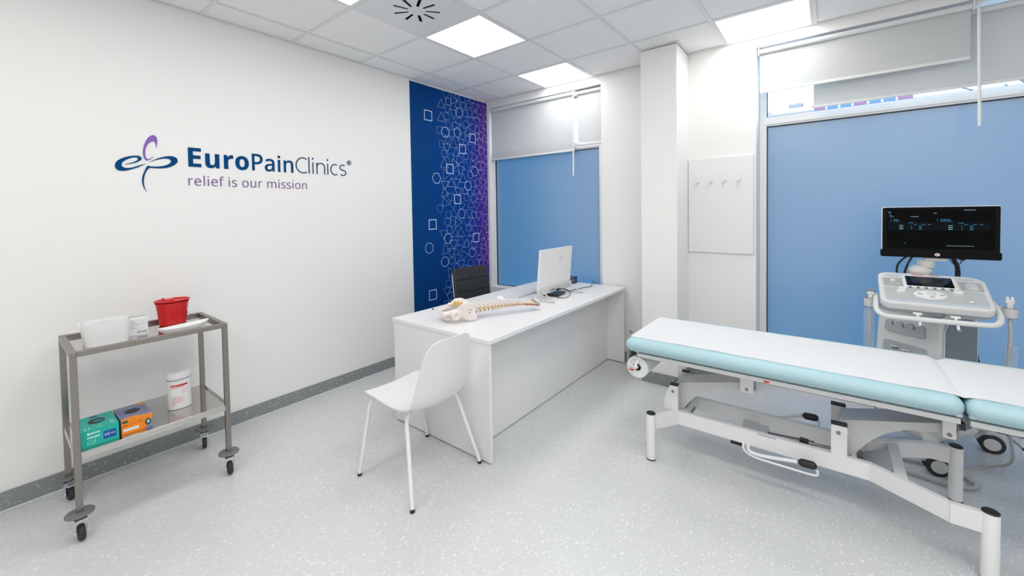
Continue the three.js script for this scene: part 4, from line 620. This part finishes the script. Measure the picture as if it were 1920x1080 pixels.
  // lift arms with curved gusset plates, pivoting between the uprights
  for (const dx of [0, 0.81]) {
    const k = dx ? 0.012 : 0, g = new THREE.Shape(); g.moveTo(2.60, 0.415 + k); g.lineTo(2.985, 0.515 + k); g.lineTo(2.985, 0.472 + k); g.lineTo(2.86, 0.446 + k); g.quadraticCurveTo(2.73, 0.41 + k, 2.64, 0.245); g.lineTo(2.615, 0.245); g.closePath();
    const a = part('lift_arm', [ext(g, 0.006).translate(dx, 0, 1.243), ext(g, 0.006).translate(dx, 0, mir(1.249)), barBox([2.60 + dx, 0.412 + k, ZC], [2.985 + dx, 0.512 + k, ZC], 0.15, 0.006)], M.gloss ??= mat(C(0.60, 0.61, 0.61), 0.2), t);
    part('pivot_tube', bar([2.61 + dx, 0.385, mir(1.29)], [2.61 + dx, 0.385, 1.29], 0.016), M.chrome, t); part('pivot_tube', bar([2.99 + dx, 0.49, mir(1.28)], [2.99 + dx, 0.49, 1.28], 0.014), M.steel, t);
    part('lower_link', barBox([2.645 + dx, 0.27, ZC], [2.68 + dx, 0.22, ZC], 0.12, 0.02), M.steel, t);
  }
  part('crossmember', rb(2.64, 2.68, 0.195, 0.265, mir(1.285), 1.285, 0.003), white, t); part('crossmember', rb(3.45, 3.47, 0.195, 0.265, mir(1.285), 1.285, 0.003), white, t);
  part('crossmember', rb(3.60, 3.645, 0.19, 0.262, mir(1.36), 1.36, 0.003), white, t); part('tray_plate', ext(shapeOf([[3.47, 0.19], [3.60, 0.255], [3.60, 0.262], [3.47, 0.197]]), 0.2).translate(0, 0, ZC - 0.1), M.light, t);
  // hydraulic pump with its rods
  part('pump_bracket', [rb(2.96, 3.04, 0.18, 0.235, 1.10, 1.25, 0.003), rb(3.02, 3.09, 0.2, 0.24, 1.13, 1.22, 0.003)], M.light, t);
  part('pump_cylinder', [bar([3.05, 0.215, 1.19], [3.30, 0.235, 1.19], 0.016), bar([3.30, 0.235, 1.19], [3.46, 0.245, 1.19], 0.008)], M.steel, t); part('pump_valve', rb(3.235, 3.275, 0.222, 0.25, 1.175, 1.215, 0.003), M.black, t);
  part('warning_label', rb(3.098, 3.122, 0.617, 0.627, 1.4702, 1.471, 0.0003), M.redBit, t);
  part('rail_label', rb(3.05, 3.14, 0.262, 0.268, 1.3152, 1.3158, 0.0002), mat(C(0.45, 0.38, 0.48), 0.5), t);
  part('rail_box', rb(2.92, 2.975, 0.166, 0.1875, 1.29, 1.31, 0.002), M.black, t);
  const ped = (z, dy, s) => { const o = part('foot_pedal', [tube([[3.005, 0.195, z - s * 0.07], [3.012, 0.185, z - s * 0.03], [3.03, 0.178 + dy * 0.2, z - s * 0.005], [3.10, 0.182 + dy * 0.5, z], [3.235, 0.205 + dy, z]], 0.0095, 40, 10), tube([[2.985, 0.2, z - s * 0.06], [2.995, 0.172, z - s * 0.02], [3.05, 0.16 + dy * 0.4, z], [3.18, 0.158 + dy * 0.8, z], [3.30, 0.161 + dy, z], [3.318, 0.175 + dy, z], [3.312, 0.195 + dy, z]], 0.0058, 60, 8)], M.white, t); part('pedal_pad', new THREE.CapsuleGeometry(0.02, 0.038, 8, 20).rotateZ(Math.PI / 2 + 0.05).scale(1, 1, 0.9).translate(3.276, 0.208 + dy, z), M.black, o); };
  ped(1.37, 0, 1); ped(0.945, 0.07, -1);
  // holder for the paper roll under the foot end
  part('roll_holder', [tube([[2.46, 0.60, 1.455], [2.40, 0.59, 1.455], [2.385, 0.55, 1.455], [2.43, 0.535, 1.452]], 0.004, 30, 8), tube([[2.46, 0.60, 0.87], [2.40, 0.59, 0.87], [2.385, 0.55, 0.87], [2.43, 0.535, 0.873]], 0.004, 30, 8), bar([2.43, 0.536, 0.87], [2.43, 0.536, 1.455], 0.006)], M.white, t);
  part('roll_strap', barBox([2.452, 0.628, 1.447], [2.415, 0.525, 1.4505], 0.002, 0.016), M.white, t);
  part('roll_clip', rb(2.385, 2.412, 0.514, 0.524, 1.452, 1.46, 0.003), M.red, t);
}
{
  // paper roll and the sheet drawn from it over the couch
  const r = thing('paper_roll', 'roll of white couch paper hanging under the foot end', 'paper roll', [2.43, 0.47, ZC]);
  const ring = new THREE.Shape(); ring.absarc(2.43, 0.536, 0.064, 0, Math.PI * 2); const h = new THREE.Path(); h.absarc(2.43, 0.536, 0.025, 0, Math.PI * 2); ring.holes.push(h);
  part('paper', ext(ring, 0.56, 0.002, 40).translate(0, 0, 0.882), M.paper, r);
  const core = new THREE.Shape(); core.absarc(2.43, 0.536, 0.0235, 0, Math.PI * 2); const h2 = new THREE.Path(); h2.absarc(2.43, 0.536, 0.0215, 0, Math.PI * 2); core.holes.push(h2);
  part('core', ext(core, 0.556).translate(0, 0, 0.884), mat(C(0.25, 0.19, 0.13), 0.8), r);
  const top = 0.7223, prof = [];
  for (const a of [[2.366, 0.56], [2.3645, 0.64], [2.3645, 0.68], [2.3685, 0.702], [2.379, 0.7155], [2.395, 0.7215], [2.42, top], [2.8, top + 0.0004], [3.3, top], [3.70, top], [3.752, top], [3.777, top - 0.006], [3.7945, top - 0.015], [3.812, top - 0.006], [3.838, top], [3.9, top], [4.40, top], [4.44, 0.719], [4.466, 0.702], [4.4735, 0.66]]) prof.push([a[0], a[1], 0]);
  const cv = curve(prof, false, 0.4), NU = 240, NV = 26, pos = [], idx = [];
  for (const o of [0.0005, 0]) for (let i = 0; i <= NU; i++) { const p = cv.getPointAt(i / NU), tn = cv.getTangentAt(i / NU); for (let j = 0; j <= NV; j++) { const v = j / NV, z = 0.884 + v * 0.556, w = 0.0008 * Math.sin(p.x * 31 + z * 9) * Math.sin(z * 23) + 0.0006 * Math.sin(p.x * 7 - z * 17); const f = (o + Math.max(0, w)); pos.push(p.x - tn.y * f, p.y + tn.x * f + (Math.abs(p.x - 3.7945) < 0.06 ? (top - p.y) * 0.55 * v : 0), z); } }
  const q = NV + 1, cnt = (NU + 1) * q; for (let i = 0; i < NU; i++) for (let j = 0; j < NV; j++) { const a = i * q + j; idx.push(a, a + 1, a + q, a + 1, a + q + 1, a + q, cnt + a, cnt + a + q, cnt + a + 1, cnt + a + 1, cnt + a + q, cnt + a + q + 1); }
  const rim = []; for (let j = 0; j <= NV; j++) rim.push(j); for (let i = 1; i <= NU; i++) rim.push(i * q + NV); for (let j = NV - 1; j >= 0; j--) rim.push(NU * q + j); for (let i = NU - 1; i >= 1; i--) rim.push(i * q);
  rim.forEach((a, k) => { const b = rim[(k + 1) % rim.length]; idx.push(a, a + cnt, b, b, a + cnt, b + cnt); });
  const g = new THREE.BufferGeometry(); g.setAttribute('position', new THREE.Float32BufferAttribute(pos, 3)); g.setIndex(idx);
  solo('paper_sheet', toCreasedNormals(g, 0.6), M.paper, 'white paper sheet drawn over the pale blue couch', 'paper sheet');
}

// ---------------------------------------------------------------- ultrasound machine
{
  const th = -0.725, c0 = [3.83, 0.33], loc = (g) => g.rotateY(th).translate(c0[0], 0, c0[1]);
  const u = thing('ultrasound_machine', 'ultrasound machine with black monitor and grey control console', 'ultrasound machine', [3.83, 0, 0.33]);
  const P = (n, g, m, o = u) => part(n, g, m, o);
  // trunk: side profile swept across
  const prof = shapeOf([[-0.13, 0.17], [0.165, 0.17], [0.17, 0.45], [0.132, 0.85], [0.07, 0.885], [-0.10, 0.885], [-0.13, 0.82]]);
  const trunk = P('trunk', loc(ext(prof, 0.33, 0.008).rotateY(-Math.PI / 2).translate(0.165, 0, 0)), mat(C(0.74, 0.74, 0.73), 0.4));
  const side = rrect(-0.115, 0.11, 0.2, 0.845, 0.06); P('side_cover', loc(ext(side, 0.006, 0.002).rotateY(-Math.PI / 2).translate(0.1715, 0, 0)), M.greyDark, trunk);
  P('side_seam', loc(tube([[0.171, 0.2, 0.128], [0.171, 0.7, 0.122], [0.171, 0.80, 0.115], [0.171, 0.858, 0.06], [0.171, 0.862, -0.06]], 0.0025, 50, 6)), M.white, trunk);
  const fr = (g) => loc(g.rotateX(-0.094).translate(0, 0.655, 0.1515));
  P('front_seam', fr(tube([[-0.115, 0.19, 0.0005], [-0.122, 0.09, 0.0005], [-0.105, 0.07, 0.0005], [0.06, 0.045, 0.0005], [0.1, 0.035, 0.0005], [0.115, 0.06, 0.0005], [0.118, 0.19, 0.0005]], 0.0016, 80, 6)), M.greyDark, trunk);
  const hk = new THREE.Shape(); hk.moveTo(-0.11, 0.085); const tops = [-0.092, -0.035, 0.022, 0.079]; hk.lineTo(-0.11, 0.115); for (const x of tops) { hk.lineTo(x - 0.015, 0.112); hk.absarc(x, 0.128, 0.0155, Math.PI, 0, true); hk.lineTo(x + 0.015, 0.112); } hk.lineTo(0.097, 0.085); hk.quadraticCurveTo(0.09, 0.078, 0.07, 0.078); hk.lineTo(-0.09, 0.078); hk.closePath();
  P('hook_rail', fr(ext(hk, 0.02, 0.003).translate(0, -0.008, 0.004)), M.grey, trunk);
  const bay = P('port_bay', fr(ext(rrect(-0.135, 0.125, -0.22, 0.02, 0.018), 0.006, 0.002)), M.grey, trunk);
  P('port_plate', fr(ext(rrect(-0.122, 0.112, -0.212, 0.008, 0.014), 0.004, 0.001).translate(0, 0, 0.005)), mat(C(0.42, 0.45, 0.46), 0.4), bay);
  for (const [x, y] of [[-0.055, -0.025], [0.01, -0.03], [0.07, -0.035], [-0.055, -0.055], [0.01, -0.062], [0.07, -0.067]]) { P('port_lever', fr(rb(x - 0.02, x + 0.016, y - 0.004, y + 0.004, 0.009, 0.02, 0.003)), M.cream, bay); P('port', fr(rb(x - 0.012, x + 0.018, y - 0.011, y - 0.001, 0.0085, 0.011, 0.001)), M.black, bay); }
  // wheeled base
  P('base', loc(rb(-0.15, 0.15, 0.12, 0.19, -0.17, 0.19, 0.03, 4)), M.cream);
  for (const [lx, lz, a] of [[0.205, 0.24, 0.9], [-0.205, 0.24, 0.5], [0.10, -0.33, 0.7], [-0.15, -0.31, 0.5]]) {
    const f = (g) => loc(g.translate(lx, 0, lz)), w = (g) => f(g.rotateY(a));
    P('base_leg', [loc(tube([[lx * 0.35, 0.15, lz * 0.45], [lx * 0.75, 0.155, lz * 0.8], [lx, 0.15, lz]], 0.032, 20, 16)), f(ell(0.036, 0.034, 0.036, 0, 0.15, 0, 20)), f(cyl(0.028, 0.032, 0.05, 0, 0.115, 0))], M.cream);
    const cs = P('caster_hood', w(ext((() => { const s = new THREE.Shape(); s.absarc(0, 0.0, 0.066, 0.3, Math.PI - 0.2); s.absarc(0, 0, 0.052, Math.PI - 0.2, 0.3, true); return s; })(), 0.03, 0.002).translate(0.012, 0.056, -0.015)), M.cream);
    for (const s of [-1, 1]) { P('wheel', w(lathe([[0.036, -0.009], [0.05, -0.009], [0.0555, -0.004], [0.0555, 0.004], [0.05, 0.009], [0.036, 0.009]], 36).rotateX(Math.PI / 2).translate(0.012, 0.056, s * 0.026)), M.rubber, cs); P('hub_disc', w(new THREE.CylinderGeometry(0.0365, 0.0365, 0.016, 32).rotateX(Math.PI / 2).translate(0.012, 0.056, s * 0.026)), M.cream, cs); }
  }
  // console on its neck
  P('console_neck', [cyl(0.075, 0.06, 0.1, 3.80, 0.92, 0.50), ell(0.1, 0.025, 0.09, 3.68, 0.915, 0.62), ell(0.1, 0.025, 0.09, 3.94, 0.915, 0.62)], M.light);
  const con = (g) => g.rotateX(-Math.PI / 2).rotateX(0.37).translate(3.803, 0.928, 0.742);   // own plane: x across, y towards the back, z out of the keyboard face
  const cs = new THREE.Shape(); cs.moveTo(-0.16, 0); cs.lineTo(0.175, 0.0); cs.quadraticCurveTo(0.215, 0, 0.216, 0.04); cs.lineTo(0.226, 0.28); cs.quadraticCurveTo(0.222, 0.335, 0.165, 0.34); cs.lineTo(-0.15, 0.345); cs.quadraticCurveTo(-0.198, 0.345, -0.2, 0.30); cs.lineTo(-0.205, 0.05); cs.quadraticCurveTo(-0.205, 0, -0.16, 0);
  const K = P('console', con(ext(cs, 0.046, 0.008, 12)), mat(C(0.70, 0.70, 0.69), 0.35)), kz = 0.0462;
  const flat = (n, x0, x1, y0, y1, r, m, th2 = 0.0016) => P(n, con(ext(rrect(x0, x1, y0, y1, r), th2).translate(0, 0, kz)), m, K);
  flat('key_field', -0.19, 0.205, 0.035, 0.17, 0.012, mat(C(0.50, 0.52, 0.52), 0.45)); flat('palm_strip', -0.19, 0.203, 0.014, 0.033, 0.006, mat(C(0.52, 0.60, 0.66), 0.45));
  flat('side_pad', -0.188, -0.105, 0.182, 0.275, 0.006, mat(C(0.42, 0.42, 0.41), 0.45)); flat('side_pad', 0.125, 0.212, 0.182, 0.275, 0.006, mat(C(0.42, 0.42, 0.41), 0.45));
  flat('screen_surround', -0.1, 0.115, 0.178, 0.318, 0.006, M.white, 0.002); P('touch_screen', con(box(-0.088, 0.104, 0.196, 0.308, kz + 0.002, kz + 0.0032)), mat(C(0.006, 0.007, 0.009), 0.08), K);
  const key = (x, y, rx, ry, m, hgt = 0.004) => P('key', con(new THREE.CylinderGeometry(1, 1.08, hgt, 24).rotateX(Math.PI / 2).scale(rx, ry, 1).translate(x, y, kz + 0.0016 + hgt / 2)), m, K);
  for (let k = 0; k < 6; k++) P('soft_key', con(rb(-0.077 + k * 0.033 - 0.006, -0.077 + k * 0.033 + 0.006, 0.166, 0.18, kz, kz + 0.008, 0.002)), M.greyDark, K);
  for (const [x, y, r] of [[-0.112, 0.148, 0.017], [-0.12, 0.118, 0.017], [0.11, 0.145, 0.018]]) key(x, y, r, r * 0.75, M.white, 0.009);
  key(-0.145, 0.245, 0.011, 0.009, M.white, 0.003); key(-0.155, 0.205, 0.009, 0.007, M.light, 0.003); key(-0.125, 0.205, 0.008, 0.007, M.light, 0.003);
  for (const [x, y] of [[-0.165, 0.145], [-0.165, 0.128], [-0.08, 0.14], [-0.085, 0.115], [-0.09, 0.09], [-0.06, 0.085], [0.075, 0.125], [0.08, 0.1], [0.085, 0.075], [0.075, 0.055], [0.11, 0.055], [0.135, 0.085], [0.158, 0.11], [0.16, 0.085], [0.18, 0.075], [0.182, 0.055]]) key(x, y, 0.0095, 0.0045, M.light, 0.003);
  key(0.142, 0.055, 0.016, 0.011, M.grey, 0.003); key(0.142, 0.055, 0.01, 0.007, M.white, 0.006);
  P('trackball_plate', con(new THREE.CylinderGeometry(1, 1.05, 0.005, 40).rotateX(Math.PI / 2).scale(0.063, 0.04, 1).translate(-0.005, 0.1, kz + 0.004)), M.white, K); P('trackball', con(ell(0.02, 0.02, 0.012, 0.0, 0.105, kz + 0.006, 24)), mat(C(0.66, 0.66, 0.65), 0.15), K);
  for (const [x, y] of [[-0.045, 0.1], [0.042, 0.098], [0, 0.072]]) P('trackball_key', con(new THREE.CylinderGeometry(1, 1, 0.002, 20).rotateX(Math.PI / 2).scale(0.011, 0.006, 1).translate(x, y, kz + 0.0075)), M.grey, K);
  for (let k = 0; k < 12; k++) { P('grille_slot', con(box(-0.175 + k * 0.0052, -0.1732 + k * 0.0052, 0.292, 0.318, kz - 0.0005, kz + 0.0006)), M.grey, K); P('grille_slot', con(box(0.13 + k * 0.0056, 0.132 + k * 0.0056, 0.288, 0.318, kz - 0.0005, kz + 0.0006)), M.grey, K); }
  for (let k = 0; k < 8; k++) P('slider', con(rb(0.15, 0.195, 0.19 + k * 0.0095, 0.1925 + k * 0.0095, kz + 0.0016, kz + 0.003, 0.0005)), M.white, K);
  for (let k = 0; k < 8; k++) P('slider_knob', con(rb(0.165 + ((k * 5) % 7) * 0.003, 0.172 + ((k * 5) % 7) * 0.003, 0.1885 + k * 0.0095, 0.194 + k * 0.0095, kz + 0.002, kz + 0.006, 0.001)), M.white, K);
  const name = (txt, size, x, y, m) => { const g = new TextGeometry(txt, { font: bold, size, depth: 0.0006, curveSegments: 4 }); P('lettering', con(g.translate(x, y, kz)), m, K); };
  name('esaote', 0.011, -0.055, 0.3275, M.redBit); name('MyLab', 0.009, 0.02, 0.3275, M.redBit);
  // grab rail round the console, with its hooks
  P('grab_rail', tube([[3.58, 0.975, 0.60], [3.574, 0.955, 0.68], [3.573, 0.918, 0.755], [3.60, 0.897, 0.80], [3.68, 0.895, 0.808], [3.81, 0.897, 0.81], [3.95, 0.90, 0.81], [4.01, 0.905, 0.80], [4.037, 0.925, 0.755], [4.04, 0.96, 0.68], [4.038, 0.985, 0.60]], 0.0135, 120, 12), mat(C(0.68, 0.69, 0.68), 0.35));
  for (const x of [3.735, 3.875]) P('rail_hook', [rb(x - 0.018, x + 0.018, 0.918, 0.926, 0.775, 0.80, 0.002), rb(x - 0.006, x + 0.006, 0.895, 0.92, 0.785, 0.8, 0.002), tube([[x + 0.006, 0.885, 0.81], [x + 0.008, 0.865, 0.815], [x + 0.01, 0.862, 0.83]], 0.006, 14, 8)], M.white);
  // monitor on a swivel arm
  const mon = P('monitor', rb(3.612, 4.096, 1.217, 1.502, 0.432, 0.455, 0.011, 4), M.white);
  P('bezel', [ext(rrect(3.6165, 4.0915, 1.232, 1.498, 0.008), 0.006, 0.001).translate(0, 0, 0.4545), ext(rrect(3.610, 4.098, 1.2, 1.24, 0.007), 0.032, 0.002).translate(0, 0, 0.43)], mat(C(0.006, 0.006, 0.007), 0.35, { specularIntensity: 0.15 }), mon);
  const [sg, sm] = sheet(0.44, 0.232, 0.0008, (c, W, Hh) => {
    fill('#050607')(c, W, Hh); c.fillStyle = '#0b1015'; c.fillRect(W * 0.02, Hh * 0.33, W * 0.94, Hh * 0.2);
    const dash = (x, y, w, col = '#4d9cc4') => { c.fillStyle = col; for (let k = 0; k < w * 100; k += 0.55) c.fillRect((x + k / 100) * W, y * Hh, W * 0.0036, Hh * (0.010 + 0.005 * ((k * 3) % 2))); };
    c.strokeStyle = '#9cc4d4'; c.lineWidth = 3; c.beginPath(); c.arc(W * 0.03, Hh * 0.07, W * 0.011, 0, 2.6); c.stroke(); c.beginPath(); c.arc(W * 0.03, Hh * 0.07, W * 0.011, 3.2, 5.8); c.stroke();
    dash(0.03, 0.14, 0.025, '#9ab'); dash(0.03, 0.18, 0.04); dash(0.24, 0.175, 0.075, '#9bc'); dash(0.46, 0.09, 0.03, '#9bc'); dash(0.73, 0.02, 0.1, '#9bc');
    for (const [x, w] of [[0.07, 0.045], [0.52, 0.09]]) { dash(x, 0.25, w); dash(x, 0.29, w + 0.02); dash(x - 0.03, 0.25, 0.01); dash(x - 0.03, 0.29, 0.01); }
    for (const o of [0, 0.465]) { dash(0.22 + o, 0.335, 0.04); for (const x of [0.27, 0.35, 0.405]) dash(x + o, 0.375, 0.03, '#3f83a8'); for (let k = 0; k < 3; k++) { dash(0.13 + o, 0.405 + k * 0.045, 0.035, '#a9d6ea'); dash(0.245 + o, 0.415 + k * 0.042, 0.01); dash(0.32 + o, 0.415 + k * 0.042, 0.032); } }
    dash(0.18, 0.87, 0.014); dash(0.58, 0.905, 0.24, '#8a9aa6');
  }, 2200, 0.3); sm.specularIntensity = 0.1; sm.emissive = C(1, 1, 1); sm.emissiveMap = sm.map; sm.emissiveIntensity = 0.35;
  P('screen', sg.translate(3.854, 1.369, 0.4612), sm, mon);
  P('badge', [new THREE.CylinderGeometry(0.011, 0.011, 0.002, 28).rotateX(Math.PI / 2).scale(1, 0.85, 1).translate(3.853, 1.219, 0.463)], mat(C(0.75, 0.75, 0.75), 0.3), mon); P('badge_mark', [rb(3.849, 3.852, 1.213, 1.225, 0.4638, 0.4646, 0.0005), rb(3.852, 3.859, 1.218, 1.221, 0.4638, 0.4646, 0.0005)], M.redBit, mon);
  P('monitor_arm', [rb(3.80, 3.895, 1.178, 1.212, 0.405, 0.445, 0.008), cyl(0.04, 0.042, 0.03, 3.815, 1.163, 0.40), cyl(0.038, 0.036, 0.012, 3.815, 1.143, 0.40), (() => { const g = ell(0.055, 0.035, 0.05, 3.79, 1.115, 0.40, 24); return g; })(), cyl(0.05, 0.045, 0.09, 3.78, 1.06, 0.38)], mat(C(0.68, 0.68, 0.66), 0.35));
  P('cable', [tube([[3.735, 1.207, 0.43], [3.70, 1.16, 0.40], [3.69, 1.11, 0.37], [3.70, 1.04, 0.36]], 0.0055, 30, 8), tube([[3.755, 1.207, 0.43], [3.735, 1.15, 0.41], [3.725, 1.09, 0.38], [3.73, 1.03, 0.36]], 0.0055, 30, 8), tube([[3.915, 1.207, 0.43], [3.94, 1.14, 0.40], [3.94, 1.05, 0.37], [3.93, 1.0, 0.33]], 0.0065, 30, 8), tube([[3.925, 1.207, 0.43], [3.945, 1.15, 0.42], [3.955, 1.08, 0.38], [3.95, 1.0, 0.33]], 0.0055, 30, 8), tube([[3.90, 1.207, 0.43], [3.925, 1.165, 0.43], [3.95, 1.17, 0.43], [3.96, 1.207, 0.43]], 0.0025, 30, 6), rb(3.945, 3.967, 1.188, 1.2015, 0.43, 0.446, 0.003)], M.black);
  P('power_cord', tube([[4.0, 0.87, 0.40], [4.025, 0.75, 0.33], [4.05, 0.60, 0.28], [4.10, 0.40, 0.22], [4.16, 0.18, 0.15], [4.3, 0.01, 0.12]], 0.006, 50, 8), M.black);
  // probe holders, each with a probe in it and its cable in a clear sleeve
  for (const [x, z, w] of [[3.553, 0.625, 0], [4.092, 0.63, 1]]) {
    P('probe_holder', [lathe([[0.012, 0.905], [0.027, 0.905], [0.030, 0.912], [0.030, 0.955], [0.0262, 0.958], [0.0262, 0.918], [0.012, 0.914]], 32).translate(x, w * 0.012, z), barBox([x + (w ? -0.025 : 0.025), 0.955 + w * 0.012, z - 0.005], [w ? 4.04 : 3.578, 0.96 + w * 0.012, 0.63], 0.014, 0.014)], M.light);
    const pb = thing('ultrasound_probe', w ? 'pale ultrasound probe in the right-hand holder with cable in clear sleeve' : 'dark-tipped ultrasound probe in the left-hand holder with cable in clear sleeve', 'probe', [x, 0.6, z], { group: 'probes in the console holders' });
    const y = 0.958 + w * 0.012; part('handle', [rb(x - 0.011, x + 0.011, y - 0.045, y + 0.03, z - 0.010, z + 0.010, 0.006, 3), rb(x - 0.016, x + 0.016, y + 0.022, y + 0.045, z - 0.010, z + 0.010, 0.005, 3)], M.cream, pb);
    part('probe_head', w ? [rb(x - 0.012, x - 0.004, y + 0.044, y + 0.058, z - 0.008, z + 0.008, 0.003), rb(x + 0.004, x + 0.012, y + 0.044, y + 0.058, z - 0.008, z + 0.008, 0.003)] : [rb(x - 0.019, x + 0.019, y + 0.04, y + 0.055, z - 0.012, z + 0.012, 0.005, 3)], w ? M.white : M.greyDark, pb);
    const cab = w ? [[x, y - 0.05, z], [x + 0.004, 0.8, z], [x - 0.004, 0.5, z - 0.02], [x + 0.03, 0.25, z - 0.08], [x + 0.05, 0.09, z - 0.16], [x - 0.04, 0.014, z - 0.2], [x - 0.15, 0.012, z - 0.12], [3.87, 0.15, 0.40]] : [[x, y - 0.05, z], [x - 0.002, 0.78, z], [x, 0.5, z - 0.02], [x + 0.02, 0.3, z - 0.05], [3.66, 0.16, 0.40]];
    part('cable', tube(cab, 0.0072, 90, 10), mat(C(0.50, 0.49, 0.47), 0.5), pb);
    const y0 = w ? 0.10 : 0.30, y1 = w ? 0.775 : 0.895, N = 40, A = 20, pos = [], idx = [];
    const cc = curve(cab); for (let i = 0; i <= N; i++) { const yy = y0 + (y1 - y0) * i / N; let best = cc.getPoint(0.1), bd = 9; for (let k = 0; k < 60; k++) { const p = cc.getPoint(k / 80); if (Math.abs(p.y - yy) < bd) { bd = Math.abs(p.y - yy); best = p; } } for (let j = 0; j < A; j++) { const a = j / A * 6.2832, r = 0.021 + 0.002 * Math.sin(3 * a + i * 0.25) + 0.0012 * Math.sin(5 * a - i * 0.45); pos.push(best.x + (w ? 0.008 : -0.004) + Math.cos(a) * r * 1.15, yy, best.z + Math.sin(a) * r * 0.8); } }
    for (let i = 0; i < N; i++) for (let j = 0; j < A; j++) { const a = i * A + j, b = i * A + (j + 1) % A; idx.push(a, a + A, b, b, a + A, b + A); }
    const g = new THREE.BufferGeometry(); g.setAttribute('position', new THREE.Float32BufferAttribute(pos, 3)); g.setIndex(idx); g.computeVertexNormals(); part('clear_sleeve', g, M.film, pb);
  }
  // slack loop of sleeved cable on the floor in front of the machine
  const lc = [[3.78, 0.012, 0.75], [3.66, 0.012, 0.72], [3.66, 0.012, 0.62], [3.76, 0.013, 0.58], [3.92, 0.012, 0.60], [3.97, 0.012, 0.70], [3.88, 0.012, 0.76]];
  const fl = thing('sleeved_cable', 'grey cable in crumpled clear sleeve looped on the floor under the couch', 'cable', [3.8, 0, 0.68]);
  part('cable', tube(lc, 0.008, 80, 8, true), mat(C(0.50, 0.49, 0.47), 0.5), fl);
  const sg2 = tube(lc, 0.024, 90, 14, true), sp2 = sg2.attributes.position; for (let i = 0; i < sp2.count; i++) { const x = sp2.getX(i), y = sp2.getY(i), z = sp2.getZ(i), n = 0.004 * Math.sin(x * 160 + z * 90) + 0.003 * Math.sin(y * 300 + z * 130); sp2.setXYZ(i, x + n, Math.max(0.0015, y * 0.8 + 0.004 + n), z + n * 0.7); } sg2.computeVertexNormals(); part('clear_sleeve', sg2, M.film, fl);
}

scene.traverse((o) => { delete o.userData.__l; if (o.isLight) o.castShadow = true; });
renderer.render(scene, camera);
